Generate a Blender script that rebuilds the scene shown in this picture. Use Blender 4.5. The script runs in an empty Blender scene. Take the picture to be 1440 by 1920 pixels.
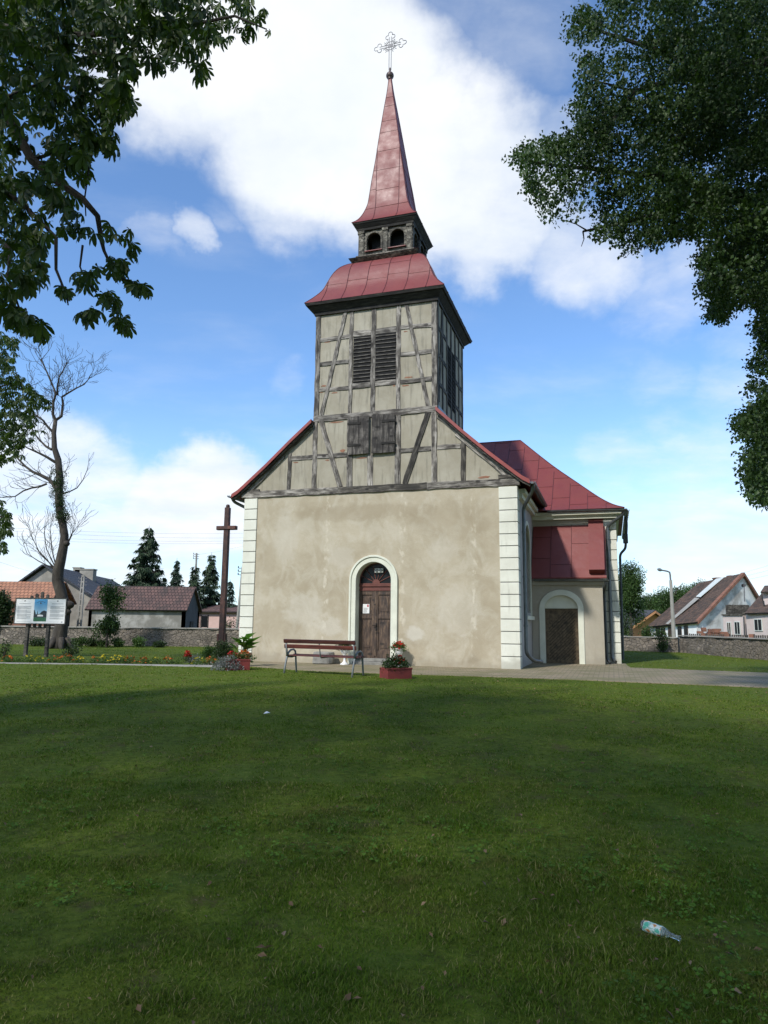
import bpy, bmesh, math, random
import numpy as np
from mathutils import Vector, Matrix
random.seed(7); RNG = np.random.default_rng(7)
scene = bpy.context.scene
COL = scene.collection
R_ = math.radians

# ------------------------------------------------------------------ camera
CF, CP, CR, YAW = 1325.2, .1556, -.0109, .3101
CAM = np.array([0, 0, 1.24])
_f = np.array([0, math.cos(CP), math.sin(CP)]); _u = np.array([0, -math.sin(CP), math.cos(CP)]); _r = np.array([1., 0, 0])
RGT = _r * math.cos(CR) - _u * math.sin(CR); UPV = _u * math.cos(CR) + _r * math.sin(CR); FWD = _f
cd = bpy.data.cameras.new('camera'); cam = bpy.data.objects.new('camera', cd); COL.objects.link(cam)
cd.sensor_fit = 'VERTICAL'; cd.sensor_height = 36; cd.sensor_width = 27; cd.lens = CF / 1920 * 36
cd.clip_start = .05; cd.clip_end = 5000
M = Matrix.Identity(4)
for i in range(3):
    M[i][0] = RGT[i]; M[i][1] = UPV[i]; M[i][2] = -FWD[i]; M[i][3] = CAM[i]
cam.matrix_world = M
scene.camera = cam

def ray(x, y):
    d = RGT * (x - 720) / CF - UPV * (y - 960) / CF + FWD
    return d
def dirv(x, y):
    d = ray(x, y); return d / np.linalg.norm(d)
def at(x, y, Y):                       # the point seen at (x, y) of the photo at the distance Y in front
    d = ray(x, y); return Vector(CAM + d * ((Y - CAM[1]) / d[1]))
def prj(q):                            # (N,3) -> (N,2) photo pixels, depth
    d = np.asarray(q, float) - CAM; w = d @ FWD
    return np.stack([720 + CF * (d @ RGT) / w, 960 - CF * (d @ UPV) / w], -1), w

# ------------------------------------------------------------------ light
SUN_AZ, SUN_EL = R_(218), R_(43)       # compass-like: 180 = straight behind the camera
sv = Vector((math.sin(SUN_AZ) * math.cos(SUN_EL), math.cos(SUN_AZ) * math.cos(SUN_EL), math.sin(SUN_EL)))
sl = bpy.data.lights.new('sun', 'SUN'); sl.energy = 2.4; sl.angle = R_(3.0); sl.color = (1, .955, .89)
so = bpy.data.objects.new('sun', sl); COL.objects.link(so); so.rotation_euler = sv.to_track_quat('Z', 'Y').to_euler(); so.location = (0, 0, 40)
scene.view_settings.view_transform = 'Standard'; scene.view_settings.look = 'None'
scene.view_settings.exposure = .74; scene.view_settings.gamma = 1

# ------------------------------------------------------------------ node helpers
class NT:
    def __init__(s, tree): s.t = tree; s.n = tree.nodes; s.l = tree.links
    def new(s, typ, **kw):
        n = s.n.new(typ)
        for k, v in kw.items():
            if k.startswith('i_'):
                key = k[2:]; key = int(key) if key.isdigit() else key.replace('_', ' ')
                s.set(n.inputs[key], v)
            else: setattr(n, k, v)
        return n
    def set(s, sock, v):
        if isinstance(v, bpy.types.NodeSocket): s.l.new(v, sock)
        else:
            if isinstance(v, (tuple, list)) and sock.type == 'RGBA' and len(v) == 3: v = (*v, 1)
            sock.default_value = v
    def math(s, op, a, b=None, c=None, clamp=False):
        n = s.n.new('ShaderNodeMath'); n.operation = op; n.use_clamp = clamp
        for i, v in enumerate((a, b, c)):
            if v is not None: s.set(n.inputs[i], v)
        return n.outputs[0]
    def vmath(s, op, a, b=None, out=0):
        n = s.n.new('ShaderNodeVectorMath'); n.operation = op
        s.set(n.inputs[0], a)
        if b is not None: s.set(n.inputs['Scale'] if op == 'SCALE' else n.inputs[1], b)
        return n.outputs[out]
    def noise(s, vec, scale, detail=4, rough=.55, dist=0):
        n = s.n.new('ShaderNodeTexNoise'); s.set(n.inputs['Vector'], vec)
        n.inputs['Scale'].default_value = scale; n.inputs['Detail'].default_value = detail
        n.inputs['Roughness'].default_value = rough; n.inputs['Distortion'].default_value = dist
        return n.outputs[0]
    def ramp(s, fac, stops, interp='LINEAR'):
        n = s.n.new('ShaderNodeValToRGB'); s.set(n.inputs[0], fac); cr = n.color_ramp; cr.interpolation = interp
        while len(cr.elements) < len(stops): cr.elements.new(.5)
        for e, (p, c) in zip(cr.elements, stops):
            e.position = p; e.color = (c, c, c, 1) if isinstance(c, (int, float)) else (*c, 1)
        return n.outputs[0]
    def step(s, v, a, b, lo=0., hi=1.):
        n = s.n.new('ShaderNodeMapRange'); n.interpolation_type = 'SMOOTHSTEP'
        for i, x in enumerate((v, a, b, lo, hi)): s.set(n.inputs[i], x)
        return n.outputs[0]
    def mix(s, f, a, b, blend='MIX'):
        n = s.n.new('ShaderNodeMix'); n.data_type = 'RGBA'; n.blend_type = blend
        s.set(n.inputs[0], f); s.set(n.inputs[6], a); s.set(n.inputs[7], b)
        return n.outputs[2]
    def scalev(s, vec, sc):
        n = s.n.new('ShaderNodeMapping'); s.set(n.inputs[0], vec); n.inputs['Scale'].default_value = sc
        return n.outputs[0]
    def sep(s, vec):
        n = s.n.new('ShaderNodeSeparateXYZ'); s.set(n.inputs[0], vec); return n.outputs

MATS = {}
def new_mat(name):
    m = bpy.data.materials.new(name); m.use_nodes = True; t = NT(m.node_tree)
    b = m.node_tree.nodes['Principled BSDF']; MATS[name] = m
    return m, t, b
def obco(t): return t.new('ShaderNodeTexCoord').outputs['Object']
def geopos(t): return t.new('ShaderNodeNewGeometry').outputs['Position']
def rnd_obj(t): return t.new('ShaderNodeObjectInfo').outputs['Random']
def bump(t, b, h, strength=.3, dist=.02):
    n = t.new('ShaderNodeBump'); n.inputs['Strength'].default_value = strength; n.inputs['Distance'].default_value = dist
    t.set(n.inputs['Height'], h); t.l.new(n.outputs[0], b.inputs['Normal'])
def simple(name, c1, c2=None, scale=3, rough=.7, metal=0, bmp=0, bscale=30, detail=5):
    m, t, b = new_mat(name); co = obco(t)
    c2 = c2 or tuple(x * .8 for x in c1)
    f = t.step(t.noise(co, scale, detail), .3, .7)
    t.l.new(t.mix(f, c1, c2), b.inputs['Base Color'])
    b.inputs['Roughness'].default_value = rough; b.inputs['Metallic'].default_value = metal
    if bmp: bump(t, b, t.noise(co, bscale, 4), bmp, .02)
    return m

# ------------------------------------------------------------------ world: blue sky with clouds
w = bpy.data.worlds.new('World'); scene.world = w; w.use_nodes = True
t = NT(w.node_tree); bg = w.node_tree.nodes['Background']
sky = t.new('ShaderNodeTexSky', sky_type='NISHITA', sun_disc=False, sun_elevation=SUN_EL, sun_rotation=SUN_AZ, air_density=1.0, dust_density=.3, ozone_density=2.2)
co = t.new('ShaderNodeTexCoord').outputs['Generated']
sx, sy, sz = t.sep(co)
den = t.math('ADD', t.math('MAXIMUM', sz, 0.), .22)
cmb = t.new('ShaderNodeCombineXYZ'); t.set(cmb.inputs[0], t.math('DIVIDE', sx, den)); t.set(cmb.inputs[1], t.math('DIVIDE', sy, den))
pl = cmb.outputs[0]
n1 = t.noise(t.scalev(pl, (1.0, 1.6, 1)), 2.1, 8, .58, .25)
n2 = t.noise(pl, 7.5, 7, .62, .3)
wn = t.new('ShaderNodeTexNoise', i_Vector=co, i_Scale=5.0, i_Detail=6.0, i_Roughness=.6)
wob = t.vmath('SCALE', t.vmath('SUBTRACT', wn.outputs['Color'], (.5, .5, .5)), .16)
cow = t.vmath('NORMALIZE', t.vmath('ADD', co, wob))
# soft cloud banks: centre in the photo, radius (deg) of core and of edge, weight
BL = [(500, 60, 4, 11.5, 1.15), (600, 190, 4, 11.5, 1.15), (720, 290, 3, 9.5, 1.1), (850, 340, 3, 9, 1.0), (560, 320, 2, 7.5, .75), (640, 390, 1, 5, .6), (960, 430, 1.5, 6.5, .95), (1000, 330, 1.5, 6, .6), (1100, 490, 1, 5.5, .7), (340, 110, 2, 8.5, .95), (950, 90, 1, 7, .34), (860, 20, 1, 6, .3),
      (362, 452, .2, 1.9, .55), (300, 478, .2, 2.2, .34), (420, 415, .2, 2.0, .30), (1230, 560, 1, 5, .42), (1330, 510, 1, 5, .45), (1180, 600, .3, 3, .3), (1390, 640, .3, 4, .36),
      (400, 930, 2, 6, 1.05), (330, 960, 2, 5.5, .95), (180, 960, 3, 7, .75), (60, 930, 3, 8, .78), (1180, 930, 2, 6, .5), (1330, 900, 2, 8, .5), (1230, 740, .3, 4, .34), (1380, 760, .5, 5, .4), (1410, 1010, 3, 8, .66), (1290, 1060, 2, 6, .6), (540, 695, .3, 2.6, .33),
      (200, 1080, 4, 9, .7), (700, 1100, 5, 11, .6)]
acc = None
for (bx, by, r0, r1, wt) in BL:
    d = dirv(bx, by)
    dp = t.vmath('DOT_PRODUCT', cow, tuple(d), out=1)
    v = t.step(dp, math.cos(R_(r1)), math.cos(R_(r0)), 0., wt)
    acc = v if acc is None else t.math('MAXIMUM', acc, v)
nn = t.math('ADD', t.math('MULTIPLY', t.math('SUBTRACT', n1, .5), 1.0), t.math('MULTIPLY', t.math('SUBTRACT', n2, .5), .5))
# behind the camera the sky is loosely clouded too
back = t.step(sy, .1, -.5, 0., .48)
acc = t.math('MAXIMUM', acc, back)
mask = t.step(t.math('ADD', acc, nn), .06, 1.16)
veil = t.step(n1, .45, .85, 0., .22)
mask = t.math('MAXIMUM', mask, veil)
haze = t.step(sz, .34, .0, 0., .40)
SKYC = t.mix(1.0, sky.outputs[0], (1.22, 1.48, 1.72), 'MULTIPLY')
hz = t.mix(haze, SKYC, (4.9, 6.8, 9.0))
shade = t.step(t.noise(pl, 3.2, 6, .55), .25, .75)
cl = t.mix(shade, (6.4, 6.9, 7.5), (8.0, 8.1, 8.25))
t.l.new(t.mix(mask, hz, cl), bg.inputs[0]); bg.inputs[1].default_value = .082

# ------------------------------------------------------------------ mesh helpers
class MB:
    def __init__(s): s.v = []; s.f = []
    def add(s, vs, fs):
        o = len(s.v); s.v += [tuple(x) for x in vs]; s.f += [tuple(i + o for i in f) for f in fs]; return s
    def box(s, x0, x1, y0, y1, z0, z1):
        return s.add([(x0, y0, z0), (x1, y0, z0), (x1, y1, z0), (x0, y1, z0), (x0, y0, z1), (x1, y0, z1), (x1, y1, z1), (x0, y1, z1)],
                     [(0, 3, 2, 1), (4, 5, 6, 7), (0, 1, 5, 4), (1, 2, 6, 5), (2, 3, 7, 6), (3, 0, 4, 7)])
    def hexa(s, bot, top):                      # two quads, same winding
        return s.add(list(bot) + list(top), [(0, 3, 2, 1), (4, 5, 6, 7), (0, 1, 5, 4), (1, 2, 6, 5), (2, 3, 7, 6), (3, 0, 4, 7)])
    def prism(s, poly, a0, a1, axis='y'):       # polygon extruded along an axis; poly in the two other axes
        n = len(poly)
        mk = {'y': lambda p, a: (p[0], a, p[1]), 'x': lambda p, a: (a, p[0], p[1]), 'z': lambda p, a: (p[0], p[1], a)}[axis]
        vs = [mk(p, a0) for p in poly] + [mk(p, a1) for p in poly]
        fs = [tuple(range(n)), tuple(range(2 * n - 1, n - 1, -1))] + [(i, i + n, (i + 1) % n + n, (i + 1) % n) for i in range(n)]
        return s.add(vs, fs)
    def band(s, outer, inner, a0, a1, axis='y'):  # open band between two polylines of equal length, extruded
        n = len(outer)
        mk = {'y': lambda p, a: (p[0], a, p[1]), 'x': lambda p, a: (a, p[0], p[1])}[axis]
        vs = [mk(p, a0) for p in outer] + [mk(p, a0) for p in inner] + [mk(p, a1) for p in outer] + [mk(p, a1) for p in inner]
        fs = []
        for i in range(n - 1):
            fs += [(i, i + 1, n + i + 1, n + i), (2 * n + i, 3 * n + i, 3 * n + i + 1, 2 * n + i + 1), (i, 2 * n + i, 2 * n + i + 1, i + 1), (n + i, n + i + 1, 3 * n + i + 1, 3 * n + i)]
        fs += [(0, n, 3 * n, 2 * n), (n - 1, 3 * n - 1, 4 * n - 1, 2 * n - 1)]
        return s.add(vs, fs)
    def tube(s, pts, rad, n=8, cap=True):
        pts = [Vector(p) for p in pts]
        if isinstance(rad, (int, float)): rad = [rad] * len(pts)
        vs = []; prev = None
        for i, p in enumerate(pts):
            d = (pts[min(i + 1, len(pts) - 1)] - pts[max(i - 1, 0)])
            d = d.normalized() if d.length > 1e-9 else Vector((0, 0, 1))
            if prev is None:
                a = Vector((0, 0, 1)) if abs(d.z) < .9 else Vector((1, 0, 0))
                prev = d.cross(a).normalized()
            e1 = (prev - d * prev.dot(d)); e1 = e1.normalized() if e1.length > 1e-6 else d.orthogonal().normalized(); prev = e1; e2 = d.cross(e1)
            for k in range(n):
                an = 2 * math.pi * k / n
                vs.append(p + (e1 * math.cos(an) + e2 * math.sin(an)) * rad[i])
        fs = []
        for i in range(len(pts) - 1):
            for k in range(n):
                a, b = i * n + k, i * n + (k + 1) % n
                fs.append((a, b, b + n, a + n))
        if cap: fs += [tuple(range(n - 1, -1, -1)), tuple(range((len(pts) - 1) * n, len(pts) * n))]
        return s.add(vs, fs)
    def lathe(s, prof, c=(0, 0, 0), n=16):      # (r, z) profile
        vs = []; fs = []
        for r, z in prof:
            for k in range(n):
                a = 2 * math.pi * k / n; vs.append((c[0] + r * math.cos(a), c[1] + r * math.sin(a), c[2] + z))
        for i in range(len(prof) - 1):
            for k in range(n):
                a, b = i * n + k, i * n + (k + 1) % n; fs.append((a, b, b + n, a + n))
        fs += [tuple(range(n - 1, -1, -1)), tuple(range((len(prof) - 1) * n, len(prof) * n))]
        return s.add(vs, fs)
    def build(s, name, mat, parent=None, smooth=False, bevel=0):
        me = bpy.data.meshes.new(name); me.from_pydata(s.v, [], s.f); me.validate()
        bm = bmesh.new(); bm.from_mesh(me); bmesh.ops.recalc_face_normals(bm, faces=bm.faces); bm.to_mesh(me); bm.free()
        me.materials.append(MATS[mat] if isinstance(mat, str) else mat)
        if smooth: me.polygons.foreach_set('use_smooth', [True] * len(me.polygons))
        o = bpy.data.objects.new(name, me); COL.objects.link(o)
        if parent: o.parent = parent
        if bevel:
            md = o.modifiers.new('bevel', 'BEVEL'); md.width = bevel; md.segments = 1; md.limit_method = 'ANGLE'; md.angle_limit = .7
        return o
def tag(o, label, cat, group=None, kind=None):
    o['label'] = label; o['category'] = cat
    if group: o['group'] = group
    if kind: o['kind'] = kind
    return o
def empty(name, loc, rz, label, cat, group=None):
    o = bpy.data.objects.new(name, None); COL.objects.link(o); o.location = loc; o.rotation_euler = (0, 0, rz); o.empty_display_size = .3
    return tag(o, label, cat, group)
def struct(o): o['kind'] = 'structure'; return o
def arc(cx, cz, r, a0, a1, n):
    return [(cx + r * math.cos(a0 + (a1 - a0) * i / n), cz + r * math.sin(a0 + (a1 - a0) * i / n)) for i in range(n + 1)]

def np_mesh(name, V, F, mat, parent=None, smooth=False):  # V (N,3), F (M,k)
    me = bpy.data.meshes.new(name); V = np.ascontiguousarray(V, np.float32); F = np.ascontiguousarray(F, np.int32)
    me.vertices.add(len(V)); me.vertices.foreach_set('co', V.ravel())
    k = F.shape[1]; me.loops.add(F.size); me.loops.foreach_set('vertex_index', F.ravel())
    me.polygons.add(len(F)); me.polygons.foreach_set('loop_start', np.arange(len(F), dtype=np.int32) * k)
    try: me.polygons.foreach_set('loop_total', np.full(len(F), k, np.int32))
    except Exception: pass
    me.update(calc_edges=True); me.materials.append(MATS[mat] if isinstance(mat, str) else mat)
    if smooth: me.polygons.foreach_set('use_smooth', np.ones(len(F), bool))
    o = bpy.data.objects.new(name, me); COL.objects.link(o)
    if parent: o.parent = parent
    return o
def rotmats(yaw, tilt, roll):
    cy, sy_, ct, st, cr_, sr_ = np.cos(yaw), np.sin(yaw), np.cos(tilt), np.sin(tilt), np.cos(roll), np.sin(roll)
    z = np.zeros_like(cy); o = np.ones_like(cy)
    Rz = np.stack([cy, -sy_, z, sy_, cy, z, z, z, o], -1).reshape(-1, 3, 3)
    Ry = np.stack([ct, z, st, z, o, z, -st, z, ct], -1).reshape(-1, 3, 3)
    Rx = np.stack([o, z, z, z, cr_, -sr_, z, sr_, cr_], -1).reshape(-1, 3, 3)
    return Rz @ Ry @ Rx
def scatter(TV, TF, C, Rm, S):
    V = np.einsum('nij,kj->nki', Rm, TV) * np.asarray(S).reshape(-1, 1, 1) + C[:, None, :]
    F = TF[None] + (np.arange(len(C)) * len(TV))[:, None, None]
    return V.reshape(-1, 3), F.reshape(-1, TF.shape[1])
def in_poly(p, poly):
    x, y = p[:, 0], p[:, 1]; ins = np.zeros(len(p), bool); n = len(poly)
    for i in range(n):
        x0, y0 = poly[i]; x1, y1 = poly[(i + 1) % n]
        c = (y0 > y) != (y1 > y)
        ins ^= c & (x < (x1 - x0) * (y - y0) / (y1 - y0 + 1e-12) + x0)
    return ins
def vnoise(P, sc, seed=0):               # cheap 3-D value noise in 0..1
    P = P * sc; i = np.floor(P).astype(int); f = P - i; f = f * f * (3 - 2 * f)
    def h(a):
        n = (a[:, 0] * 374761393 + a[:, 1] * 668265263 + a[:, 2] * 2147483647 % 1000003 * 7 + a[:, 2] * 1274126177 + seed * 97531) & 0xffffffff
        n = ((n ^ (n >> 13)) * 1274126177) & 0xffffffff
        return ((n ^ (n >> 16)) & 0xffff) / 65535.
    r = 0
    for dx in (0, 1):
        for dy in (0, 1):
            for dz in (0, 1):
                wgt = (f[:, 0] if dx else 1 - f[:, 0]) * (f[:, 1] if dy else 1 - f[:, 1]) * (f[:, 2] if dz else 1 - f[:, 2])
                r = r + wgt * h(i + np.array([dx, dy, dz]))
    return r
# leaf templates: quads folded along the rib
def leaf_quads(L, Wd, droop=0., base=.0, fold=.12, ang=0., blunt=.62):
    pts = np.array([[base, 0, 0], [base + L * .35, Wd * .55, fold * Wd], [base + L * blunt, Wd, fold * Wd * 1.5], [base + L, 0, 0], [base + L * blunt, -Wd, fold * Wd * 1.5], [base + L * .35, -Wd * .55, fold * Wd]])
    pts[:, 2] -= droop * pts[:, 0] ** 2 / max(L, 1e-6)
    c, s = math.cos(ang), math.sin(ang)
    pts = pts @ np.array([[c, s, 0], [-s, c, 0], [0, 0, 1]])
    return pts, np.array([[0, 3, 2, 1], [0, 5, 4, 3]])
def join_t(parts):
    V = []; F = []; o = 0
    for v, f in parts: V.append(v); F.append(f + o); o += len(v)
    return np.concatenate(V), np.concatenate(F)
def obov(L, Wd, droop, fold, ang):
    pts = np.array([[0, 0, 0], [L * .4, Wd * .5, fold * Wd * .6], [L * .7, Wd, fold * Wd * 1.3], [L * .9, Wd * .72, fold * Wd], [L, 0, 0], [L * .9, -Wd * .72, fold * Wd], [L * .7, -Wd, fold * Wd * 1.3], [L * .4, -Wd * .5, fold * Wd * .6], [L * .62, 0, 0]])
    pts[:, 2] -= droop * pts[:, 0] ** 2 / L; c, s = math.cos(ang), math.sin(ang)
    return pts @ np.array([[c, s, 0], [-s, c, 0], [0, 0, 1]]), np.array([[0, 8, 2, 1], [8, 4, 3, 2], [0, 7, 6, 8], [8, 6, 5, 4]])
T_CHEST = join_t([obov(l, wd, .85, .25, a) for a, l, wd in ((-1.9, .55, .12), (-1.05, .85, .18), (-.35, 1., .21), (.35, 1., .21), (1.05, .85, .18), (1.9, .55, .12))])
def twig(nl, L, seed):
    r = random.Random(seed); ps = []
    for i in range(nl):
        v, f = leaf_quads(L * r.uniform(.75, 1.15), L * r.uniform(.38, .5), .3, .1 * L, .15, 0, .45)
        Rm = rotmats(np.array([r.uniform(0, 6.28)]), np.array([r.uniform(-.2, 1.1)]), np.array([r.uniform(-.6, .6)]))[0]
        v = v @ Rm.T + np.array([r.gauss(0, .55), r.gauss(0, .55), r.gauss(0, .32)]) * L * 2.3
        ps.append((v, f))
    return join_t(ps)
T_LIME = twig(14, 1., 3)
T_BUSH = twig(8, 1., 5)
T_ONE = leaf_quads(1., .3, .3, 0, .15, 0, .5)

# ------------------------------------------------------------------ materials
def plaster_front(name, base, light, dark, streaks=(), amt=1., patches=()):
    m, t, b = new_mat(name); co = obco(t)
    f1 = t.step(t.noise(co, .7, 6, .62, .35), .32, .68)
    f2 = t.step(t.noise(t.scalev(co, (1.1, 1.1, .8)), 1.7, 6, .65, .7), .44, .64)
    f3 = t.step(t.noise(co, 9., 6, .65), .3, .75)
    c = t.mix(f1, dark, base); c = t.mix(t.math('MULTIPLY', f2, .42 * amt), c, light)
    c = t.mix(t.math('MULTIPLY', f3, .25), c, dark)
    X, Y, Z = t.sep(co)
    nz = t.step(t.noise(t.scalev(co, (1.5, 1.5, 1)), 3.4, 4, .55), .50, .62)
    for x0, wd in streaks:
        d = t.math('ABSOLUTE', t.math('SUBTRACT', t.math('ADD', X, t.math('MULTIPLY', t.math('SUBTRACT', t.noise(co, 1.2, 3), .5), .35)), x0))
        msk = t.math('MULTIPLY', t.step(d, wd, wd * .25), nz)
        c = t.mix(t.math('MULTIPLY', msk, .45), c, tuple(min(1, x * 1.25) for x in light))
    for px_, pz_, rx_, rz_, wt_ in patches:
        dx_ = t.math('DIVIDE', t.math('SUBTRACT', X, px_), rx_); dz_ = t.math('DIVIDE', t.math('SUBTRACT', Z, pz_), rz_)
        rr_ = t.math('ADD', t.math('SQRT', t.math('ADD', t.math('MULTIPLY', dx_, dx_), t.math('MULTIPLY', dz_, dz_))), t.math('MULTIPLY', t.math('SUBTRACT', t.noise(co, 3.3, 5, .65), .5), 1.5))
        c = t.mix(t.step(rr_, 1.1, .6, 0., abs(wt_)), c, (.56, .525, .44) if wt_ > 0 else (.30, .245, .16))
    # uneven darker tint towards the foot of the wall
    ft = t.math('MULTIPLY', t.step(t.math('ADD', Z, t.math('MULTIPLY', t.noise(co, 2.5, 4), -.9)), -.05, -.4), .4)
    c = t.mix(ft, c, tuple(x * .62 for x in dark))
    t.l.new(c, b.inputs['Base Color']); b.inputs['Roughness'].default_value = .92
    h = t.math('ADD', t.noise(co, 34, 4, .6), t.math('MULTIPLY', t.noise(co, 2.1, 4), 1.6))
    bump(t, b, h, .35, .02)
    return m
plaster_front('plaster_facade', (.475, .418, .31), (.56, .52, .42), (.36, .305, .21), ((2.9, .13), (5.33, .14), (7.5, .12)), 1., ((5.75, .95, .30, .22, .7), (3.1, 1.1, .4, .3, .45), (1.5, 3.9, .5, 1.0, .3), (2.2, 1.6, .8, .6, .35), (6.6, 3.4, .5, .5, .3), (4.0, 4.6, 2.6, .28, -.4), (6.8, 4.2, 1.4, .7, -.3), (.9, 3.2, .35, .6, -.35), (1.9, .9, .5, .4, -.35), (7.0, 1.6, .8, .8, .28), (3.4, 3.2, .5, .4, .35)))
plaster_front('plaster_side', (.42, .40, .37), (.48, .46, .43), (.36, .34, .31), (), .5)
plaster_front('plaster_porch', (.42, .385, .31), (.47, .44, .37), (.35, .315, .245), (), .6)
plaster_front('plaster_infill', (.395, .365, .285), (.44, .41, .335), (.30, .27, .20), (), .8)
# add sooty streaks and exposed-brick flecks to infill
m = MATS['plaster_infill']; t = NT(m.node_tree); b = m.node_tree.nodes['Principled BSDF']; co = obco(t)
old = b.inputs['Base Color'].links[0].from_socket
st = t.math('MULTIPLY', t.step(t.noise(t.scalev(co, (6, 6, .7)), 1.6, 5, .6), .47, .72), .6)
t.l.new(t.mix(st, old, (.16, .15, .115)), b.inputs['Base Color'])
simple('quoin_paint', (.72, .72, .62), (.63, .625, .53), 1.3, .85, 0, .25, 18, 8)
m = MATS['quoin_paint']; t = NT(m.node_tree); b = m.node_tree.nodes['Principled BSDF']; co = obco(t)
old = b.inputs['Base Color'].links[0].from_socket
st = t.math('MULTIPLY', t.step(t.noise(t.scalev(co, (7, 7, .8)), 1.3, 6, .65), .54, .78), .45)
st2 = t.math('MULTIPLY', t.step(t.math('ADD', t.sep(co)[2], t.math('MULTIPLY', t.noise(co, 4, 4), -.7)), .1, -.3), .5)
t.l.new(t.mix(st2, t.mix(st, old, (.34, .335, .27)), (.24, .225, .17)), b.inputs['Base Color'])
simple('trim_paint', (.69, .70, .58), (.61, .62, .51), 3.0, .8, 0, .1, 25)
simple('groove', (.13, .135, .12), (.09, .09, .08), 4, .9)
def wood(name, c_light, c_mid, c_dark, sx=1.6, sc=14., rough=.85, dk=(.42, .62), flat=0):
    m, t, b = new_mat(name); co = obco(t)
    r = rnd_obj(t)
    off = t.new('ShaderNodeCombineXYZ'); t.set(off.inputs[0], t.math('MULTIPLY', r, 37.)); t.set(off.inputs[2], t.math('MULTIPLY', r, 11.))
    p = t.vmath('ADD', co, off.outputs[0])
    g = t.noise(t.scalev(p, (sx, sc, sc)), 1.6, 6, .65, .4)
    c = t.ramp(g, [(.36, c_dark), (.5, c_mid), (.64, c_light)])
    bl = t.step(t.noise(t.scalev(p, (1.3, 2.5, 2.5)), 1.5, 5, .6), *dk)
    c = t.mix(t.math('MULTIPLY', bl, .8), c, c_dark)
    kn = t.new('ShaderNodeTexVoronoi', i_Scale=1.0); t.set(kn.inputs['Vector'], t.scalev(p, (2.2, 4, 4)))
    c = t.mix(t.step(kn.outputs['Distance'], .22, .1, 0., .85), c, tuple(x * .5 for x in c_dark))
    c = t.mix(1., c, t.ramp(r, [(0, .6), (1, 1.2)]), 'MULTIPLY')
    t.l.new(c, b.inputs['Base Color']); b.inputs['Roughness'].default_value = rough
    bump(t, b, g, .6, .015)
    return m
wood('timber', (.42, .39, .345), (.23, .21, .18), (.04, .034, .028))
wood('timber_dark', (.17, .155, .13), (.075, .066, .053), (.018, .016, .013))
wood('timber_black', (.05, .046, .038), (.02, .018, .015), (.008, .007, .006))  # near-black timber for eaves, slats, hinges and grooves
wood('lantern_wood', (.27, .25, .20), (.10, .09, .068), (.02, .018, .014), 5, 9)
wood('shutter_wood', (.21, .19, .165), (.085, .076, .066), (.022, .019, .017), 9., 1.4)
wood('door_wood', (.12, .078, .048), (.062, .038, .025), (.026, .017, .012), 8., 2., .55, (.5, .8))
wood('door_brown', (.16, .115, .062), (.115, .08, .042), (.06, .042, .024), 6., 6., .6, (.5, .9))
wood('cross_wood', (.17, .065, .04), (.10, .037, .024), (.04, .016, .011), 9, 1.2, .6)
wood('slat_red', (.125, .03, .02), (.085, .02, .015), (.04, .012, .01), 1.5, 20, .4, (.6, .9))
simple('oxblood', (.15, .045, .03), (.10, .03, .022), 6, .6)
simple('black_void', (.006, .006, .006), (.004, .004, .004), 2, .9)
simple('slat_grey', (.13, .12, .10), (.04, .036, .03), 6, .85)
def roofmat(name, base, alt, dirt, rough=.42, lines=None):
    m, t, b = new_mat(name); co = obco(t)
    c = t.mix(t.step(t.noise(co, .9, 5, .6), .35, .7), base, alt)
    c = t.mix(t.math('MULTIPLY', t.step(t.noise(t.scalev(co, (5, 5, 1.2)), 2.5, 6, .65), .55, .8), .35), c, dirt)
    t.l.new(c, b.inputs['Base Color'])
    t.l.new(t.ramp(t.noise(co, 2.5, 5), [(.3, rough - .07), (.7, rough + .14)]), b.inputs['Roughness'])
    b.inputs['Specular IOR Level'].default_value = .5
    bump(t, b, t.math('ADD', t.noise(co, 2.2, 2), t.math('MULTIPLY', t.noise(co, 9, 3), .25)), .28, .05)
    return m
roofmat('roof_red', (.19, .040, .033), (.168, .036, .031), (.125, .034, .03), .5)
simple('seam_red', (.115, .026, .024), (.085, .02, .02), 3, .5)
simple('fascia_red', (.30, .055, .045), (.22, .04, .035), 2, .5)
simple('zinc', (.17, .185, .19), (.115, .125, .13), 4, .42, .75, .1, 12)
simple('zinc_dark', (.085, .092, .095), (.055, .06, .063), 3, .5, .6)
simple('iron', (.17, .17, .18), (.12, .12, .13), 6, .6, .2)
simple('ball_metal', (.12, .08, .065), (.07, .05, .045), 4, .5, .4)
simple('stone_grey', (.27, .26, .23), (.17, .165, .145), 5, .9, 0, .4, 14)
simple('white_plastic', (.62, .64, .58), (.52, .55, .5), 2, .4)
simple('lens_glass', (.13, .135, .125), (.09, .095, .09), 5, .2)
simple('paper', (.78, .78, .76), (.72, .72, .70), 4, .8)
simple('ink', (.10, .10, .11), (.06, .06, .07), 9, .8)
simple('ink_grey', (.34, .35, .36), (.28, .29, .3), 9, .8)
simple('red_mark', (.50, .07, .09), (.38, .05, .07), 6, .7)
simple('white_vase', (.80, .80, .77), (.68, .68, .65), 5, .45)
simple('planter_red', (.20, .028, .022), (.145, .022, .018), 3, .7, 0, .25, 18)
simple('terracotta', (.46, .20, .11), (.34, .14, .08), 5, .8)
simple('soil', (.045, .033, .024), (.025, .018, .013), 9, .95, 0, .5, 30)
simple('concrete', (.34, .325, .285), (.25, .24, .21), 1.6, .9, 0, .2, 20)
simple('bench_steel', (.20, .215, .215), (.14, .15, .15), 5, .5, .3)
m, t, b = new_mat('glass_dark'); co = obco(t)
b.inputs['Base Color'].default_value = (.012, .013, .014, 1); b.inputs['Roughness'].default_value = .25; b.inputs['Specular IOR Level'].default_value = .22
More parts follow.
